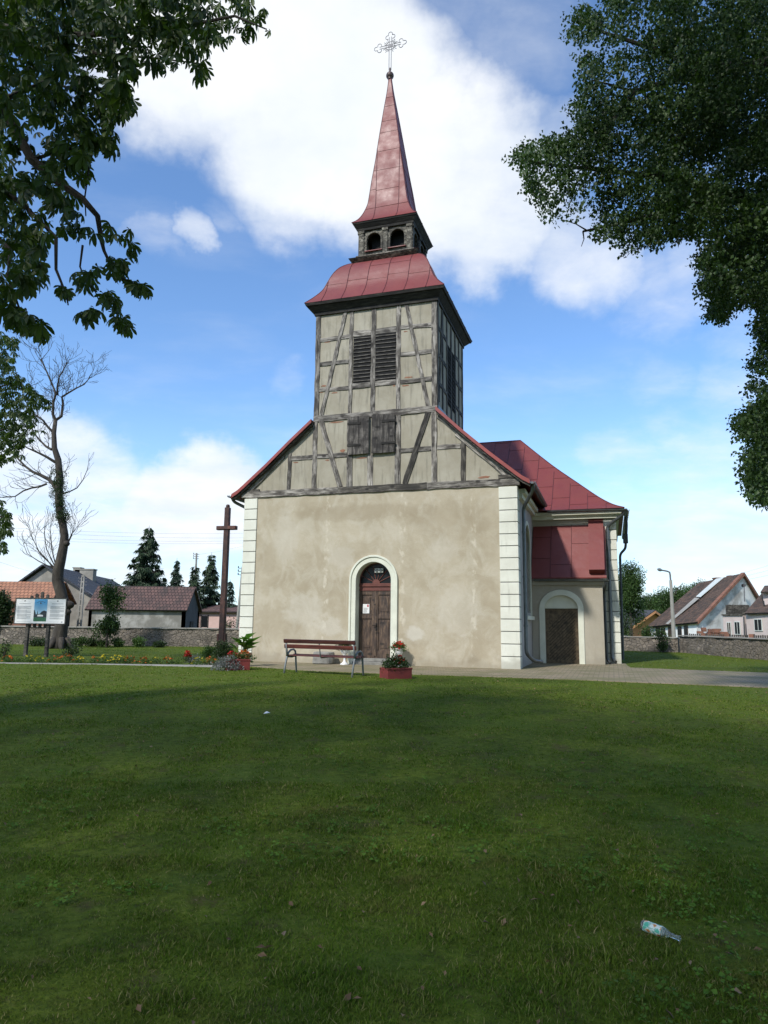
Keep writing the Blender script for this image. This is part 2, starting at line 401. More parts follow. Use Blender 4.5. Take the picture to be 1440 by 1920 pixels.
bump(t, b, t.noise(co, 3), .05, .02)
def leafmat(name, c1, c2, c3, trans=.35, rough=.5):
    m, t, b = new_mat(name)
    g = t.new('ShaderNodeNewGeometry'); r = g.outputs['Random Per Island']
    c = t.ramp(r, [(0., c1), (.55, c2), (1., c3)])
    cl_ = t.step(t.noise(g.outputs['Position'], .8, 3), .3, .7, .78, 1.22)
    c = t.mix(1., c, cl_, 'MULTIPLY')
    t.l.new(c, b.inputs['Base Color']); b.inputs['Roughness'].default_value = rough; b.inputs['Specular IOR Level'].default_value = .3
    tr = t.new('ShaderNodeBsdfTranslucent'); t.l.new(t.mix(1., c, (1.15, 1.35, .5), 'MULTIPLY'), tr.inputs[0])
    mx = t.new('ShaderNodeMixShader', i_0=trans); t.l.new(b.outputs[0], mx.inputs[1]); t.l.new(tr.outputs[0], mx.inputs[2])
    t.l.new(mx.outputs[0], m.node_tree.nodes['Material Output'].inputs[0])
    return m
leafmat('leaf_chestnut', (.032, .055, .014), (.048, .078, .018), (.07, .105, .024), .36)
leafmat('leaf_lime', (.026, .052, .015), (.042, .080, .022), (.072, .118, .036), .28)
leafmat('leaf_tree', (.028, .055, .014), (.045, .085, .020), (.07, .12, .03), .25)
leafmat('leaf_bush', (.035, .075, .014), (.055, .105, .022), (.08, .14, .035), .25)
leafmat('leaf_dark', (.020, .040, .011), (.03, .055, .015), (.045, .075, .02), .2)
leafmat('leaf_canna', (.055, .13, .022), (.075, .17, .03), (.10, .21, .045), .4, .4)
leafmat('leaf_silver', (.10, .11, .105), (.16, .17, .16), (.22, .225, .22), .15)
leafmat('needle', (.022, .044, .018), (.034, .062, .026), (.05, .085, .036), .1)
leafmat('needle_blue', (.022, .045, .028), (.034, .062, .036), (.05, .085, .05), .1)
leafmat('petal_orange', (.40, .07, .008), (.52, .12, .01), (.60, .20, .015), .2)
leafmat('petal_yellow', (.44, .33, .012), (.55, .42, .02), (.62, .50, .05), .2)
leafmat('petal_red', (.32, .012, .012), (.45, .018, .015), (.58, .045, .02), .2)
def bark(name, c1, c2, c3, sc=6):
    m, t, b = new_mat(name); co = obco(t)
    n = t.noise(t.scalev(co, (1, 1, .3)), sc, 7, .65, .6)
    c = t.ramp(n, [(.3, c3), (.5, c2), (.7, c1)])
    t.l.new(c, b.inputs['Base Color']); b.inputs['Roughness'].default_value = .95
    bump(t, b, n, .9, .05)
bark('bark', (.115, .095, .07), (.065, .052, .038), (.025, .02, .015))
bark('bark_dark', (.05, .042, .032), (.028, .023, .018), (.012, .01, .008))
bark('bark_dead', (.085, .072, .055), (.048, .04, .031), (.02, .017, .013), 5)

# ------------------------------------------------------------------ ground
def hgt(x, y):
    s = np.clip((15. - y) / 11., 0, 1); s = s * s * (3 - 2 * s)
    z = -.31 * s
    q = np.clip((y - 44.) / 12., 0, 1); z = z - 1.1 * q * q * (3 - 2 * q)
    return z
def bumps(x, y):
    P = np.stack([x, y, np.zeros_like(x)], -1); near = np.clip((26 - y) / 10, 0, 1)
    return near * ((vnoise(P, .9, 3) - .5) * .035 + (vnoise(P, 3.1, 5) - .5) * .018)
xs = np.unique(np.concatenate([np.linspace(-18, 22, 161), np.linspace(-60, 60, 61), np.linspace(-900, 900, 25)]))
ys = np.unique(np.concatenate([np.linspace(-14, 30, 177), np.linspace(-60, 80, 71), np.linspace(-900, 1500, 25)]))
X, Y = np.meshgrid(xs, ys); Xf, Yf = X.ravel(), Y.ravel()
P0 = np.array([-5.6595 * .8, 28.408 * .8, 0.])
UU = np.array([math.cos(YAW), -math.sin(YAW), 0]); VV = np.array([math.sin(YAW), math.cos(YAW), 0])
def uv_of(x, y):
    dx, dy = x - P0[0], y - P0[1]
    return dx * UU[0] + dy * UU[1], dx * VV[0] + dy * VV[1]
def Wd(u, v, z=0): return Vector(P0 + UU * u + VV * v + np.array([0, 0, z]))
ub, vb = uv_of(Xf, Yf)
flat = np.clip(1 - np.maximum(0, np.maximum(-3.6 - vb, 0)) / .8, 0, 1) * (ub > -3)
Z = hgt(Xf, Yf) + bumps(Xf, Yf) * (1 - flat)
gi = np.arange(len(Xf)).reshape(X.shape)
F = np.stack([gi[:-1, :-1], gi[:-1, 1:], gi[1:, 1:], gi[1:, :-1]], -1).reshape(-1, 4)
m, t, b = new_mat('lawn'); p = geopos(t)
n_a = t.noise(p, 14, 6, .7); n_b = t.noise(p, .55, 5, .6, .3); n_c = t.noise(p, 3.2, 5, .65)
c = t.ramp(n_a, [(.3, (.042, .05, .008)), (.5, (.085, .12, .012)), (.72, (.145, .18, .025))])
c = t.mix(t.step(n_b, .42, .68, 0., .5), c, (.08, .13, .018))
c = t.mix(t.step(n_c, .52, .70, 0., .65), c, (.085, .065, .03))
t.l.new(c, b.inputs['Base Color']); b.inputs['Roughness'].default_value = .95; b.inputs['Specular IOR Level'].default_value = .1
bump(t, b, n_a, .8, .05)
struct(np_mesh('ground', np.stack([Xf, Yf, Z], -1), F, 'lawn', smooth=True))
def gz(x, y): 
    x = np.atleast_1d(np.asarray(x, float)); y = np.atleast_1d(np.asarray(y, float))
    u_, v_ = uv_of(x, y); fl = np.clip(1 - np.maximum(0, np.maximum(-3.6 - v_, 0)) / .8, 0, 1) * (u_ > -3)
    return hgt(x, y) + bumps(x, y) * (1 - fl)
def onground(px, py):
    d = ray(px, py); z = 0.
    for _ in range(12):
        q = CAM + d * ((z - CAM[2]) / d[2]); z = float(gz(q[0], q[1])[0])
    return Vector((q[0], q[1], z))

# paved path round the church (clinker pavers)
m, t, b = new_mat('paving'); p = t.vmath('ADD', geopos(t), (0, 0, 0))
rot = t.new('ShaderNodeMapping'); t.l.new(p, rot.inputs[0]); rot.inputs['Rotation'].default_value = (0, 0, YAW)
br = t.new('ShaderNodeTexBrick', offset=.5, i_Scale=1.0); t.l.new(rot.outputs[0], br.inputs['Vector'])
br.inputs['Color1'].default_value = (.25, .195, .125, 1); br.inputs['Color2'].default_value = (.31, .245, .16, 1); br.inputs['Mortar'].default_value = (.10, .10, .055, 1)
br.inputs['Mortar Size'].default_value = .012; br.inputs['Brick Width'].default_value = .24; br.inputs['Row Height'].default_value = .16
c = t.mix(t.step(t.noise(p, 1.1, 6, .65), .36, .66, 0., .85), br.outputs[0], (.145, .135, .055))
c = t.mix(t.step(t.noise(p, 7, 6, .7), .5, .8, 0., .6), c, (.16, .125, .075))
t.l.new(c, b.inputs['Base Color']); b.inputs['Roughness'].default_value = .9
bump(t, b, br.outputs['Fac'], -.5, .01)
front = [(-.25, -1.35), (.9, -2.0), (1.65, -2.3), (3.0, -2.9), (4.3, -3.25), (5.6, -3.28), (6.9, -3.25), (8.8, -3.2), (10.6, -3.24), (11.8, -3.4), (12.9, -3.5), (14.3, -3.62), (19, -4.2), (27, -5.)]
rear = [(27, .9), (19, 1.3), (15.2, 1.72), (13.9, 1.87), (12.6, 2.15), (11.73, 2.4), (11.66, 3.4), (11.62, 4.6), (8.6, 4.6), (8.6, .2), (-.05, .2), (-.25, -.5)]
def wobble(pts, amp, step):
    out = []
    for i in range(len(pts) - 1):
        a, b_ = Vector(pts[i]), Vector(pts[i + 1]); n = max(1, int((b_ - a).length / step))
        for k in range(n):
            q = a.lerp(b_, k / n); out.append((q.x + random.uniform(-amp, amp), q.y + random.uniform(-amp, amp)))
    return out + [tuple(pts[-1])]
pp = wobble(front, .05, .22) + rear[:2] + wobble(rear[2:6], .06, .3) + rear[6:]
mb = MB(); mb.prism([tuple(Wd(a, b_, 0))[:2] for a, b_ in pp], -.05, .012, 'z')
PATH = np.array([[*tuple(Wd(a, b_, 0))[:2]] for a, b_ in pp])
struct(mb.build('path', 'paving'))
# narrow kerbed walk leading left along the flower bed
KL = [(-16, 20.9), (-10.85, 20.55), (-7.84, 20.5), (-5.4, 19.95), (-4.55, 20.6), (-4.3, 21.2)]
mb = MB()
wl = [(-16., 20.62), (-10.9, 20.3), (-7.8, 20.2), (-5.5, 19.75), (-4.4, 19.55), (-3.62, 20.15), (-4.3, 21.55), (-4.9, 21.3), (-5.5, 20.35), (-7.8, 20.42), (-10.9, 20.5), (-16., 20.8)]
mb.prism(wl, -.05, .016, 'z'); struct(mb.build('path', 'concrete'))
WALK = np.array(wl)

# ------------------------------------------------------------------ church
church = empty('church', tuple(P0), -YAW, 'old village church with beige plaster front, half-timbered belfry and red metal spire', 'church')
def part(mb, name, mat, parent=None, **k): return mb.build(name, mat, parent or church, **k)

# plaster front with the arched doorway
DC, DS = 4.45, 2.5
mb = MB(); hole = [(DC + .56, 0)] + arc(DC, DS, .56, 0, math.pi, 20) + [(DC - .56, 0)]
poly = [(0.02, 0), (0.02, 5.22)] + [(8.75, 5.22), (8.75, 0)] + hole
mb.prism(poly, 0, .45); part(mb, 'front_wall', 'plaster_facade')
# nave side walls; the right one has a tall blind arched window
mb = MB(); WC, WR, WZ = 2.45, .72, 3.66
hole = [(WC - WR, 1.60)] + arc(WC, WZ, WR, math.pi, 0, 18) + [(WC + WR, 1.60)]
mb.prism([(.45, 0), (.45, 5.22)] + [(4.45, 5.22), (4.45, 0), (WC + .001, 0)] + [(WC + .001, 1.60)] + hole[::-1] + [(WC - .001, 1.60), (WC - .001, 0)], 8.40, 8.75, 'x')
part(mb, 'nave_wall', 'plaster_side'); mb = MB(); mb.box(.02, .4, .45, 4.45, 0, 5.22)
part(mb, 'nave_wall', 'plaster_side')
win = MB(); win.prism([(WC - WR, 1.60)] + arc(WC, WZ, WR, math.pi, 0, 18) + [(WC + WR, 1.60)], 8.55, 8.58, 'x')
wn_ = part(win, 'window', 'glass_dark')
mb = MB(); o1 = [(WC - WR - .13, 1.50)] + arc(WC, WZ, WR + .13, math.pi, 0, 18) + [(WC + WR + .13, 1.50)]; i1 = [(WC - WR, 1.50)] + arc(WC, WZ, WR, math.pi, 0, 18) + [(WC + WR, 1.50)]
mb.band(o1, i1, 8.70, 8.79, 'x'); mb.box(8.70, 8.86, WC - WR - .2, WC + WR + .2, 1.38, 1.5)
mb.build('window_frame', 'trim_paint', wn_)
mb = MB()
for k in range(1, 4): mb.box(8.585, 8.61, WC - WR + k * WR / 2 - .02, WC - WR + k * WR / 2 + .02, 1.6, WZ + .55)
for z in (2.2, 2.8, 3.4): mb.box(8.582, 8.605, WC - WR, WC + WR, z - .015, z + .015)
mb.build('glazing_bars', 'slat_grey', wn_)

# quoin strips: painted blocks with open joints
def quoins(u0, u1, v0, v1, ztop, n, proud=.035, side=None):
    g = MB(); q = MB(); hh = ztop / n
    for k in range(n):
        a = k * hh + (.0 if k == 0 else .011); b_ = (k + 1) * hh - (.011 if k < n - 1 else 0)
        q.box(u0 + random.uniform(-.003, .003), u1, v0 - proud, v1, a, b_)
    for k in range(1, n):
        g.box(u0 + .012, u1 - .012, v0 - proud + .014, v1 - .02, k * hh - .013, k * hh + .013)
    o = part(q, 'quoin_strip', 'quoin_paint', bevel=.008); g.build('joint', 'groove', o)
quoins(-.01, .455, 0, .4, 5.18, 15)
quoins(8.255, 8.79, 0, .42, 5.18, 15)
quoins(11.02, 11.50, 4.45, 4.85, 4.74, 14)
mb = MB(); mb.box(.02, 8.40, 4.45, 11.6, 0, 4.95); mb.box(8.40, 11.47, 4.45, 11.6, 0, 4.95); part(mb, 'choir_wall', 'plaster_porch')
# cornices
mb = MB()
mb.box(8.74, 11.58, 4.33, 4.6, 4.80, 4.93); mb.box(8.74, 11.68, 4.22, 4.6, 4.93, 5.03); mb.box(11.3, 11.60, 4.6, 11.6, 4.80, 5.0); part(mb, 'cornice', 'trim_paint'); mb = MB()
mb.box(8.74, 8.87, .42, 4.33, 4.92, 5.05); mb.box(8.74, 8.97, .42, 4.22, 5.05, 5.18); part(mb, 'cornice', 'trim_paint'); mb = MB(); mb.box(-.12, .03, .4, 4.3, 4.95, 5.18)
part(mb, 'cornice', 'trim_paint')

# gable infill and tower body
mb = MB(); mb.prism([(.1, 5.42), (2.34, 5.42), (2.34, 7.56)], .03, .3); part(mb, 'gable_wall', 'plaster_infill'); mb = MB(); mb.prism([(6.40, 5.42), (8.65, 5.42), (6.40, 7.66)], .03, .3)
part(mb, 'gable_wall', 'plaster_infill'); mb = MB(); mb.box(-.05, 8.8, .06, .3, 5.225, 5.415); part(mb, 'sill_core', 'timber_dark')
mb = MB(); mb.box(2.34, 6.40, .03, 4.02, 5.42, 11.55); tower = part(mb, 'tower', 'plaster_infill')

def timber(u0, z0, u1, z1, wdt, mat='timber', proud=.028, plane=None, parent=None, name='timber', th=.12):
    L = math.hypot(u1 - u0, z1 - z0); an = math.atan2(z1 - z0, u1 - u0); n = max(3, int(L / .22))
    mb = MB(); vs = []; fs = []
    wob0 = random.uniform(-1, 1)
    for i in range(n + 1):
        x = L * i / n; s = math.sin(i * 1.3 + wob0 * 9) * .006
        for (y, z) in ((-proud, -wdt / 2), (th, -wdt / 2), (th, wdt / 2), (-proud, wdt / 2)):
            j = random.uniform(-.009, .009)
            vs.append((x, y + (random.uniform(-.005, .005) if y < 0 else 0), z + j + s))
    for i in range(n):
        for k in range(4):
            a, b_ = i * 4 + k, i * 4 + (k + 1) % 4; fs.append((a, b_, b_ + 4, a + 4))
    fs += [(3, 2, 1, 0), (n * 4, n * 4 + 1, n * 4 + 2, n * 4 + 3)]
    mb.add(vs, fs); o = mb.build(name, mat, parent or tower, bevel=.007)
    if plane is None: o.location = (u0, .03 + random.uniform(-.004, .004), z0); o.rotation_euler = (0, -an, 0)
    else: o.location = (plane, u0, z0); o.rotation_euler = (Matrix.Rotation(math.pi / 2, 4, 'Z') @ Matrix.Rotation(-an, 4, 'Y')).to_euler()
    return o
def post(u, z0, z1, wdt, **k): return timber(u, z0, u + random.uniform(-.012, .012), z1, wdt, name='timber_post', **k)
def rail(z, u0, u1, wdt=.15, **k): return timber(u0, z + random.uniform(-.012, .012), u1, z + random.uniform(-.012, .012), wdt, name='timber_rail', **k)
# upper storey
for u_, w_ in ((2.42, .165), (3.575, .125), (4.33, .15), (5.165, .145), (6.325, .165)): post(u_, 7.76, 11.45, w_)
for z in (10.36, 9.53, 8.645): rail(z, 2.5, 3.51, .135)
for z in (10.44, 9.56, 8.67): rail(z, 5.24, 6.24, .14)
for a, b_ in ((3.64, 4.25), (4.41, 5.09)): rail(10.42, a, b_, .2); rail(8.68, a, b_, .17)
timber(2.60, 7.78, 3.41, 11.42, .125, name='timber_brace', proud=.036); timber(6.14, 7.78, 5.37, 11.42, .125, name='timber_brace', proud=.036)
rail(7.69, 2.33, 4.35, .2, proud=.035); rail(7.70, 4.35, 6.42, .2, proud=.035)
# lower storey and gable
for u_, w_ in ((2.41, .16), (6.325, .165)): post(u_, 5.41, 7.6, w_)
post(3.605, 5.41, 7.6, .19); post(4.285, 5.41, 6.42, .18); post(5.165, 5.41, 7.6, .185)
post(7.21, 5.41, 6.62, .15, mat='timber_dark'); post(1.53, 5.41, 6.62, .125)
timber(2.60, 7.62, 3.30, 5.42, .16, name='timber_brace', proud=.036); timber(6.13, 7.62, 5.40, 5.42, .17, name='timber_brace', proud=.036, mat='timber_dark')
rail(6.45, 1.6, 2.33); rail(6.45, 2.5, 3.5); rail(6.47, 5.26, 6.24); rail(6.49, 6.41, 7.13)
timber(7.05, 6.92, 8.62, 5.48, .26, name='rafter', proud=.05); timber(6.44, 7.46, 7.05, 6.93, .12, name='rafter', proud=.05)
timber(1.30, 6.56, .12, 5.48, .20, name='rafter', proud=.05); timber(2.30, 7.42, 1.30, 6.57, .10, name='rafter', proud=.05)
for a, b_, mm in ((-.12, 3.25, 'timber'), (3.25, 6.1, 'timber_dark'), (6.1, 8.86, 'timber')): timber(a, 5.31, b_, 5.315, .215, name='sill_beam', mat=mm, proud=.075)
timber(-.1, 5.44, .5, 5.44, .1, name='sill_beam', mat='timber_dark', proud=.06); timber(8.25, 5.47, 8.86, 5.47, .12, name='sill_beam', mat='timber_dark', proud=.09)
# right face of the tower, its shade put into the colour by darker timber
PR = 6.40
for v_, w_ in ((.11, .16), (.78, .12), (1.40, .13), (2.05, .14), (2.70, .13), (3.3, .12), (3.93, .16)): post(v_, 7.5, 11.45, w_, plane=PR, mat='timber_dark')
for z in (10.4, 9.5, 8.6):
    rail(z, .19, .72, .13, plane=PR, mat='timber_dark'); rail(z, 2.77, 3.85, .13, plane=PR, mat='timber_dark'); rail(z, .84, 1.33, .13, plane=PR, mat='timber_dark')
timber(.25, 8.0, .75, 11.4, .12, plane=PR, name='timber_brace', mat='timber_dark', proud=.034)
# louvres
def louvre(u0, u1, z0, z1, n, plane=None):
    fr = MB()
    if plane is None: fr.box(u0, u1, .012, .028, z0, z1)
    else: fr.box(plane + .002, plane + .018, u0, u1, z0, z1)
    o = fr.build('louvre_window', 'black_void', tower); s = MB()  # flat black sheet stands in for the unlit inside of the belfry
    for k in range(n):
        z = z0 + (k + .5) * (z1 - z0) / n + random.uniform(-.012, .012); j = random.uniform(-.01, .01)
        if plane is None: s.hexa([(u0, -.012, z - .012 + j), (u1, -.012, z - .012 - j), (u1, .012, z + .012 - j), (u0, .012, z + .012 + j)], [(u0, -.014, z + .004 + j), (u1, -.014, z + .004 - j), (u1, .012, z + .026 - j), (u0, .012, z + .026 + j)])
        else: s.hexa([(plane + .05, u0, z - .035), (plane + .05, u1, z - .035), (plane + .018, u1, z + .03), (plane + .018, u0, z + .03)], [(plane + .052, u0, z - .02), (plane + .052, u1, z - .02), (plane + .018, u1, z + .045), (plane + .018, u0, z + .045)])
    s.build('slats', 'slat_grey' if plane is None else 'timber_black', o)  # right-face slats darker: shade of that face is in their colour
louvre(3.66, 4.25, 8.76, 10.32, 13); louvre(4.41, 5.09, 8.76, 10.32, 12)
louvre(1.45, 1.98, 8.3, 10.35, 14, PR); louvre(2.12, 2.63, 8.3, 10.35, 14, PR)
# shutters
for u0, u1, nm in ((3.56, 4.255, 3), (4.335, 5.09, 3)):
    s = MB(); n = 4; wv = (u1 - u0) / n
    for k in range(n): s.box(u0 + k * wv + .004, u0 + (k + 1) * wv - .004, -.075 + random.uniform(-.004, .004), -.04, 6.42 + random.uniform(-.015, .015), 7.65 + random.uniform(-.012, .012))
    sh = s.build('shutter', 'shutter_wood', tower)
    for z in (6.72, 7.42):
        h = MB(); h.box(u0 - .02, u0 + .42 if u0 < 4 else u0 + .25, -.092, -.074, z - .035, z + .035) if u0 < 4 else h.box(u1 - .42, u1 + .03, -.092, -.074, z - .035, z + .035)
        h.build('hinge', 'timber_black', sh)
# bricks showing where plaster has fallen
simple('brick_bare', (.33, .16, .095), (.22, .11, .07), 14, .9)
mb = MB()
for zx, zy, sw, shh in ((240, 803, 42, 8), (222, 845, 30, 6), (312, 850, 50, 6), (812, 745, 60, 9), (790, 800, 50, 6), (262, 507, 45, 5), (322, 1048, 95, 6), (368, 1240, 42, 16), (265, 1305, 30, 6), (490, 1290, 80, 6), (52, 1320, 40, 5), (1325, 1420, 80, 14), (715, 800, 16, 14), (792, 435, 30, 5)):
    q = at(540 + zx / 3.6, 500 + zy / 3.6, 22); d = ray(540 + zx / 3.6, 500 + zy / 3.6)
    tt = ((P0 - CAM) @ VV) / (d @ VV); q = CAM + d * tt - P0; u_, z_ = q @ UU, q[2]
    n = 9; hw, hh = sw / 3.6 * .018 / 2, shh / 3.6 * .0185 / 2 + .008
    mb.prism([(u_ + hw * math.cos(a) * random.uniform(.7, 1.15), z_ + hh * math.sin(a) * random.uniform(.6, 1.2)) for a in [2 * math.pi * k / n for k in range(n)]], .0235, .032)
part(mb, 'bare_brick', 'brick_bare', tower)

# swept square roofs with seams
def dens(prof, k=4):
    out = []
    for i in range(len(prof) - 1):
        p0 = prof[max(i - 1, 0)]; p1 = prof[i]; p2 = prof[i + 1]; p3 = prof[min(i + 2, len(prof) - 1)]
        for j in range(k):
            s = j / k
            out.append(tuple(.5 * ((2 * b_) + (-a + c_) * s + (2 * a - 5 * b_ + 4 * c_ - d) * s * s + (-a + 3 * b_ - 3 * c_ + d) * s ** 3) for a, b_, c_, d in zip(p0, p1, p2, p3)))
    return out + [prof[-1]]
def swept(name, prof, axis, seams, joints, parent):
    mb = MB(); vs = []; fs = []
    for h, z in prof:
        cx, cy = axis(z); vs += [(cx - h, cy - h, z), (cx + h, cy - h, z), (cx + h, cy + h, z), (cx - h, cy + h, z)]
    for i in range(len(prof) - 1):
        for k in range(4): a, b_ = i * 4 + k, i * 4 + (k + 1) % 4; fs.append((a, b_, b_ + 4, a + 4))
    fs += [(3, 2, 1, 0)]; e = (len(prof) - 1) * 4; fs += [(e, e + 1, e + 2, e + 3)]
    mb.add(vs, fs); o = mb.build(name, 'roof_red', parent)
    sm = MB()
    for k, (dx, dy) in enumerate(((0, -1), (1, 0), (0, 1), (-1, 0))):
        def P_(s, h, z, off=.008):
            cx, cy = axis(z); return (cx + dx * (h + off) - dy * s, cy + dy * (h + off) + dx * s, z)
        for s in seams:
            pts = [P_(s, h, z) for h, z in prof if h >= abs(s) - .001]
            if len(pts) > 1: sm.tube(pts, .010, 5)
        for zj, s0, s1 in joints:
            hj = None
            for i in range(len(prof) - 1):
                if prof[i][1] <= zj <= prof[i + 1][1]:
                    f_ = (zj - prof[i][1]) / (prof[i + 1][1] - prof[i][1]); hj = prof[i][0] + f_ * (prof[i + 1][0] - prof[i][0])
            a, b_ = max(-hj, s0), min(hj, s1)
            if b_ > a: sm.tube([P_(a, hj, zj, .002), P_(b_, hj, zj + random.uniform(-.02, .02), .002)], .007, 4)
    for sx_, sy_ in ((-1, -1), (1, -1), (1, 1), (-1, 1)):
        sm.tube([(axis(z)[0] + sx_ * h, axis(z)[1] + sy_ * h, z) for h, z in prof], .014, 5)
    sm.build('seams', 'seam_red', o)
    return o
def ring(mb, cx, cy, h0, h1, z0, z1):        # square slab, half size h0 at the bottom and h1 on top
    mb.hexa([(cx - h0, cy - h0, z0), (cx + h0, cy - h0, z0), (cx + h0, cy + h0, z0), (cx - h0, cy + h0, z0)], [(cx - h1, cy - h1, z1), (cx + h1, cy - h1, z1), (cx + h1, cy + h1, z1), (cx - h1, cy + h1, z1)])
TX, TY = 4.37, 2.04
prof = dens([(2.34, 11.56), (2.10, 11.85), (1.90, 12.15), (1.785, 12.45), (1.70, 12.69), (1.59, 12.93), (1.43, 13.16), (1.17, 13.37), (.95, 13.42)])
swept('tower_roof', prof, lambda z: (TX, TY), (-1.75, -1.05, -.35, .35, 1.05, 1.75), [(12.35, -2.3, -1.05), (12.42, -1.05, -.35), (12.35, -.35, .35), (12.45, .35, 1.05), (12.35, 1.05, 2.3), (12.95, -.35, 1.05)], church)
mb = MB(); ring(mb, TX, TY, 2.10, 2.26, 11.30, 11.46); ring(mb, TX, TY, 2.30, 2.335, 11.47, 11.555); ring(mb, TX, TY, 2.08, 2.09, 11.2, 11.295)
part(mb, 'tower_eave', 'timber_black')
# lantern
LX, LY = 4.345, 2.04
mb = MB(); ring(mb, LX, LY, 1.02, 1.2, 13.36, 13.5); ring(mb, LX, LY, 1.20, 1.22, 13.505, 13.54); ring(mb, LX, LY, 1.06, 1.03, 13.58, 13.70); lant = part(mb, 'lantern', 'lantern_wood')
mb = MB(); ring(mb, LX, LY, 1.235, 1.06, 13.542, 13.60); mb.build('flashing', 'roof_red', lant)
for k in range(4):
    rot = Matrix.Rotation(k * math.pi / 2, 4, 'Z')
    mb = MB(); e = .93 if k % 2 == 0 else .929
    def opening(c, r=.255): return [(c - r, 13.86)] + arc(c, 14.27, r, math.pi, 0, 12) + [(c + r, 13.86)]
    xe = e if k % 2 == 0 else e - .08
    mb.prism([(-xe, 13.86)] + opening(-.42) + opening(.42) + [(xe, 13.86), (xe, 14.72), (-xe, 14.72)], -e, -e + .08)
    mb.box(-xe, xe, -e, -e + .08, 13.70, 13.858)
    for c, wd in ((-.86, .17), (0, .17), (.86, .17)):
        mb.box(c - wd / 2, c + wd / 2, -e - .05, -e - .002, 13.70, 14.53); mb.box(c - wd / 2 - .02, c + wd / 2 + .02, -e - .075, -e - .003, 14.532, 14.62)
    for c in (-.42, .42):
        o_ = [(c - .31, 13.88)] + arc(c, 14.27, .31, math.pi, 0, 12) + [(c + .31, 13.88)]; i_ = [(c - .253, 13.88)] + arc(c, 14.27, .253, math.pi, 0, 12) + [(c + .253, 13.88)]
        mb.band(o_, i_, -e - .022, -e - .001)
    o = mb.build('lantern_side', 'lantern_wood', lant); o.location = (LX, LY, 0); o.rotation_euler = (0, 0, k * math.pi / 2)
    mb = MB()
    for c in (-.42, .42): mb.hexa([(c - .31, -e - .075, 13.835), (c + .31, -e - .075, 13.835), (c + .31, -e + .01, 13.845), (c - .31, -e + .01, 13.845)], [(c - .31, -e - .075, 13.86), (c + .31, -e - .075, 13.86), (c + .31, -e + .01, 13.885), (c - .31, -e + .01, 13.885)])
    o = mb.build('sill', 'roof_red', lant); o.location = (LX, LY, 0); o.rotation_euler = (0, 0, k * math.pi / 2)
mb = MB(); ring(mb, LX, LY, .6, .6, 13.7, 14.8); mb.build('lantern_dark_fill', 'black_void', lant)  # black block added inside so the openings look dark
mb = MB(); ring(mb, LX, LY, 1.0, 1.02, 14.63, 14.71); ring(mb, LX, LY, 1.03, 1.12, 14.715, 14.83); ring(mb, LX, LY, 1.13, 1.15, 14.835, 14.885); mb.build('lantern_eave', 'timber_black', lant)
# spire
prof = dens([(1.165, 14.89), (1.0, 15.07), (.86, 15.34), (.745, 15.68), (.69, 15.97), (.595, 16.75), (.475, 17.63), (.36, 18.6), (.21, 19.78), (.10, 20.6), (.045, 21.15)])
sax = lambda z: (LX - .19 * (z - 15) / 6.3, LY)
swept('spire', prof, sax, (-.42, .42), [(15.55, -1, 1), (16.3, -.42, .42), (16.35, -1, -.42), (17.15, -1, 1), (17.95, -1, 1), (18.75, -1, 1), (19.25, -1, 1), (19.9, -1, 1), (20.3, -1, 1)], church)
BX, BZ = 4.148, 21.30
mb = MB(); mb.lathe([(.02, -.2), (.075, -.16), (.085, -.12)] + [(.145 * math.cos(a), .145 * math.sin(a)) for a in np.linspace(-1.0, 1.3, 9)] + [(.03, .17), (.025, .32), (.012, .34)], (BX, 2.04, BZ), 16)
part(mb, 'finial_ball', 'ball_metal', smooth=True)
mb = MB(); cz = 22.56; T_ = lambda pts: mb.tube([(BX + a, 2.04, cz + b_) for a, b_ in pts], .012, 5)
g = .042
def trefoil(cx_, cz_, dx, dz):
    r = .078; px_, pz = -dz, dx
    for k, (ox, oz) in enumerate(((dx * .13, dz * .13), (px_ * .105, pz * .105), (-px_ * .105, -pz * .105))):
        base = math.atan2(oz, ox); T_([(cx_ + ox + r * math.cos(base + a), cz_ + oz + r * math.sin(base + a)) for a in np.linspace(-2.0, 2.0, 13)])
for dx, dz, L in ((1, 0, .42), (-1, 0, .42), (0, 1, .37)):
    px_, pz = -dz, dx
    for s in (-g, g): T_([(dx * g + px_ * s, dz * g + pz * s), (dx * L + px_ * s, dz * L + pz * s)])
    trefoil(dx * L, dz * L, dx, dz)
for s in (-g, g): T_([(s, -g), (s, -1.02)])
T_([(-g, -1.02), (0, -1.12), (g, -1.02)])
T_([(.165 * math.cos(a), .165 * math.sin(a)) for a in np.linspace(0, 2 * math.pi, 25)])
for k in range(24):
    a = 2 * math.pi * k / 24 + .13
    if min(abs(math.sin(a)), abs(math.cos(a))) < .25: continue
    T_([(.165 * math.cos(a), .165 * math.sin(a)), ((.25 + .05 * (k % 2)) * math.cos(a), (.25 + .05 * (k % 2)) * math.sin(a))])
mb.box(BX - .1, BX + .1, 2.03, 2.05, cz - .07, cz + .07)
part(mb, 'spire_cross', 'iron')

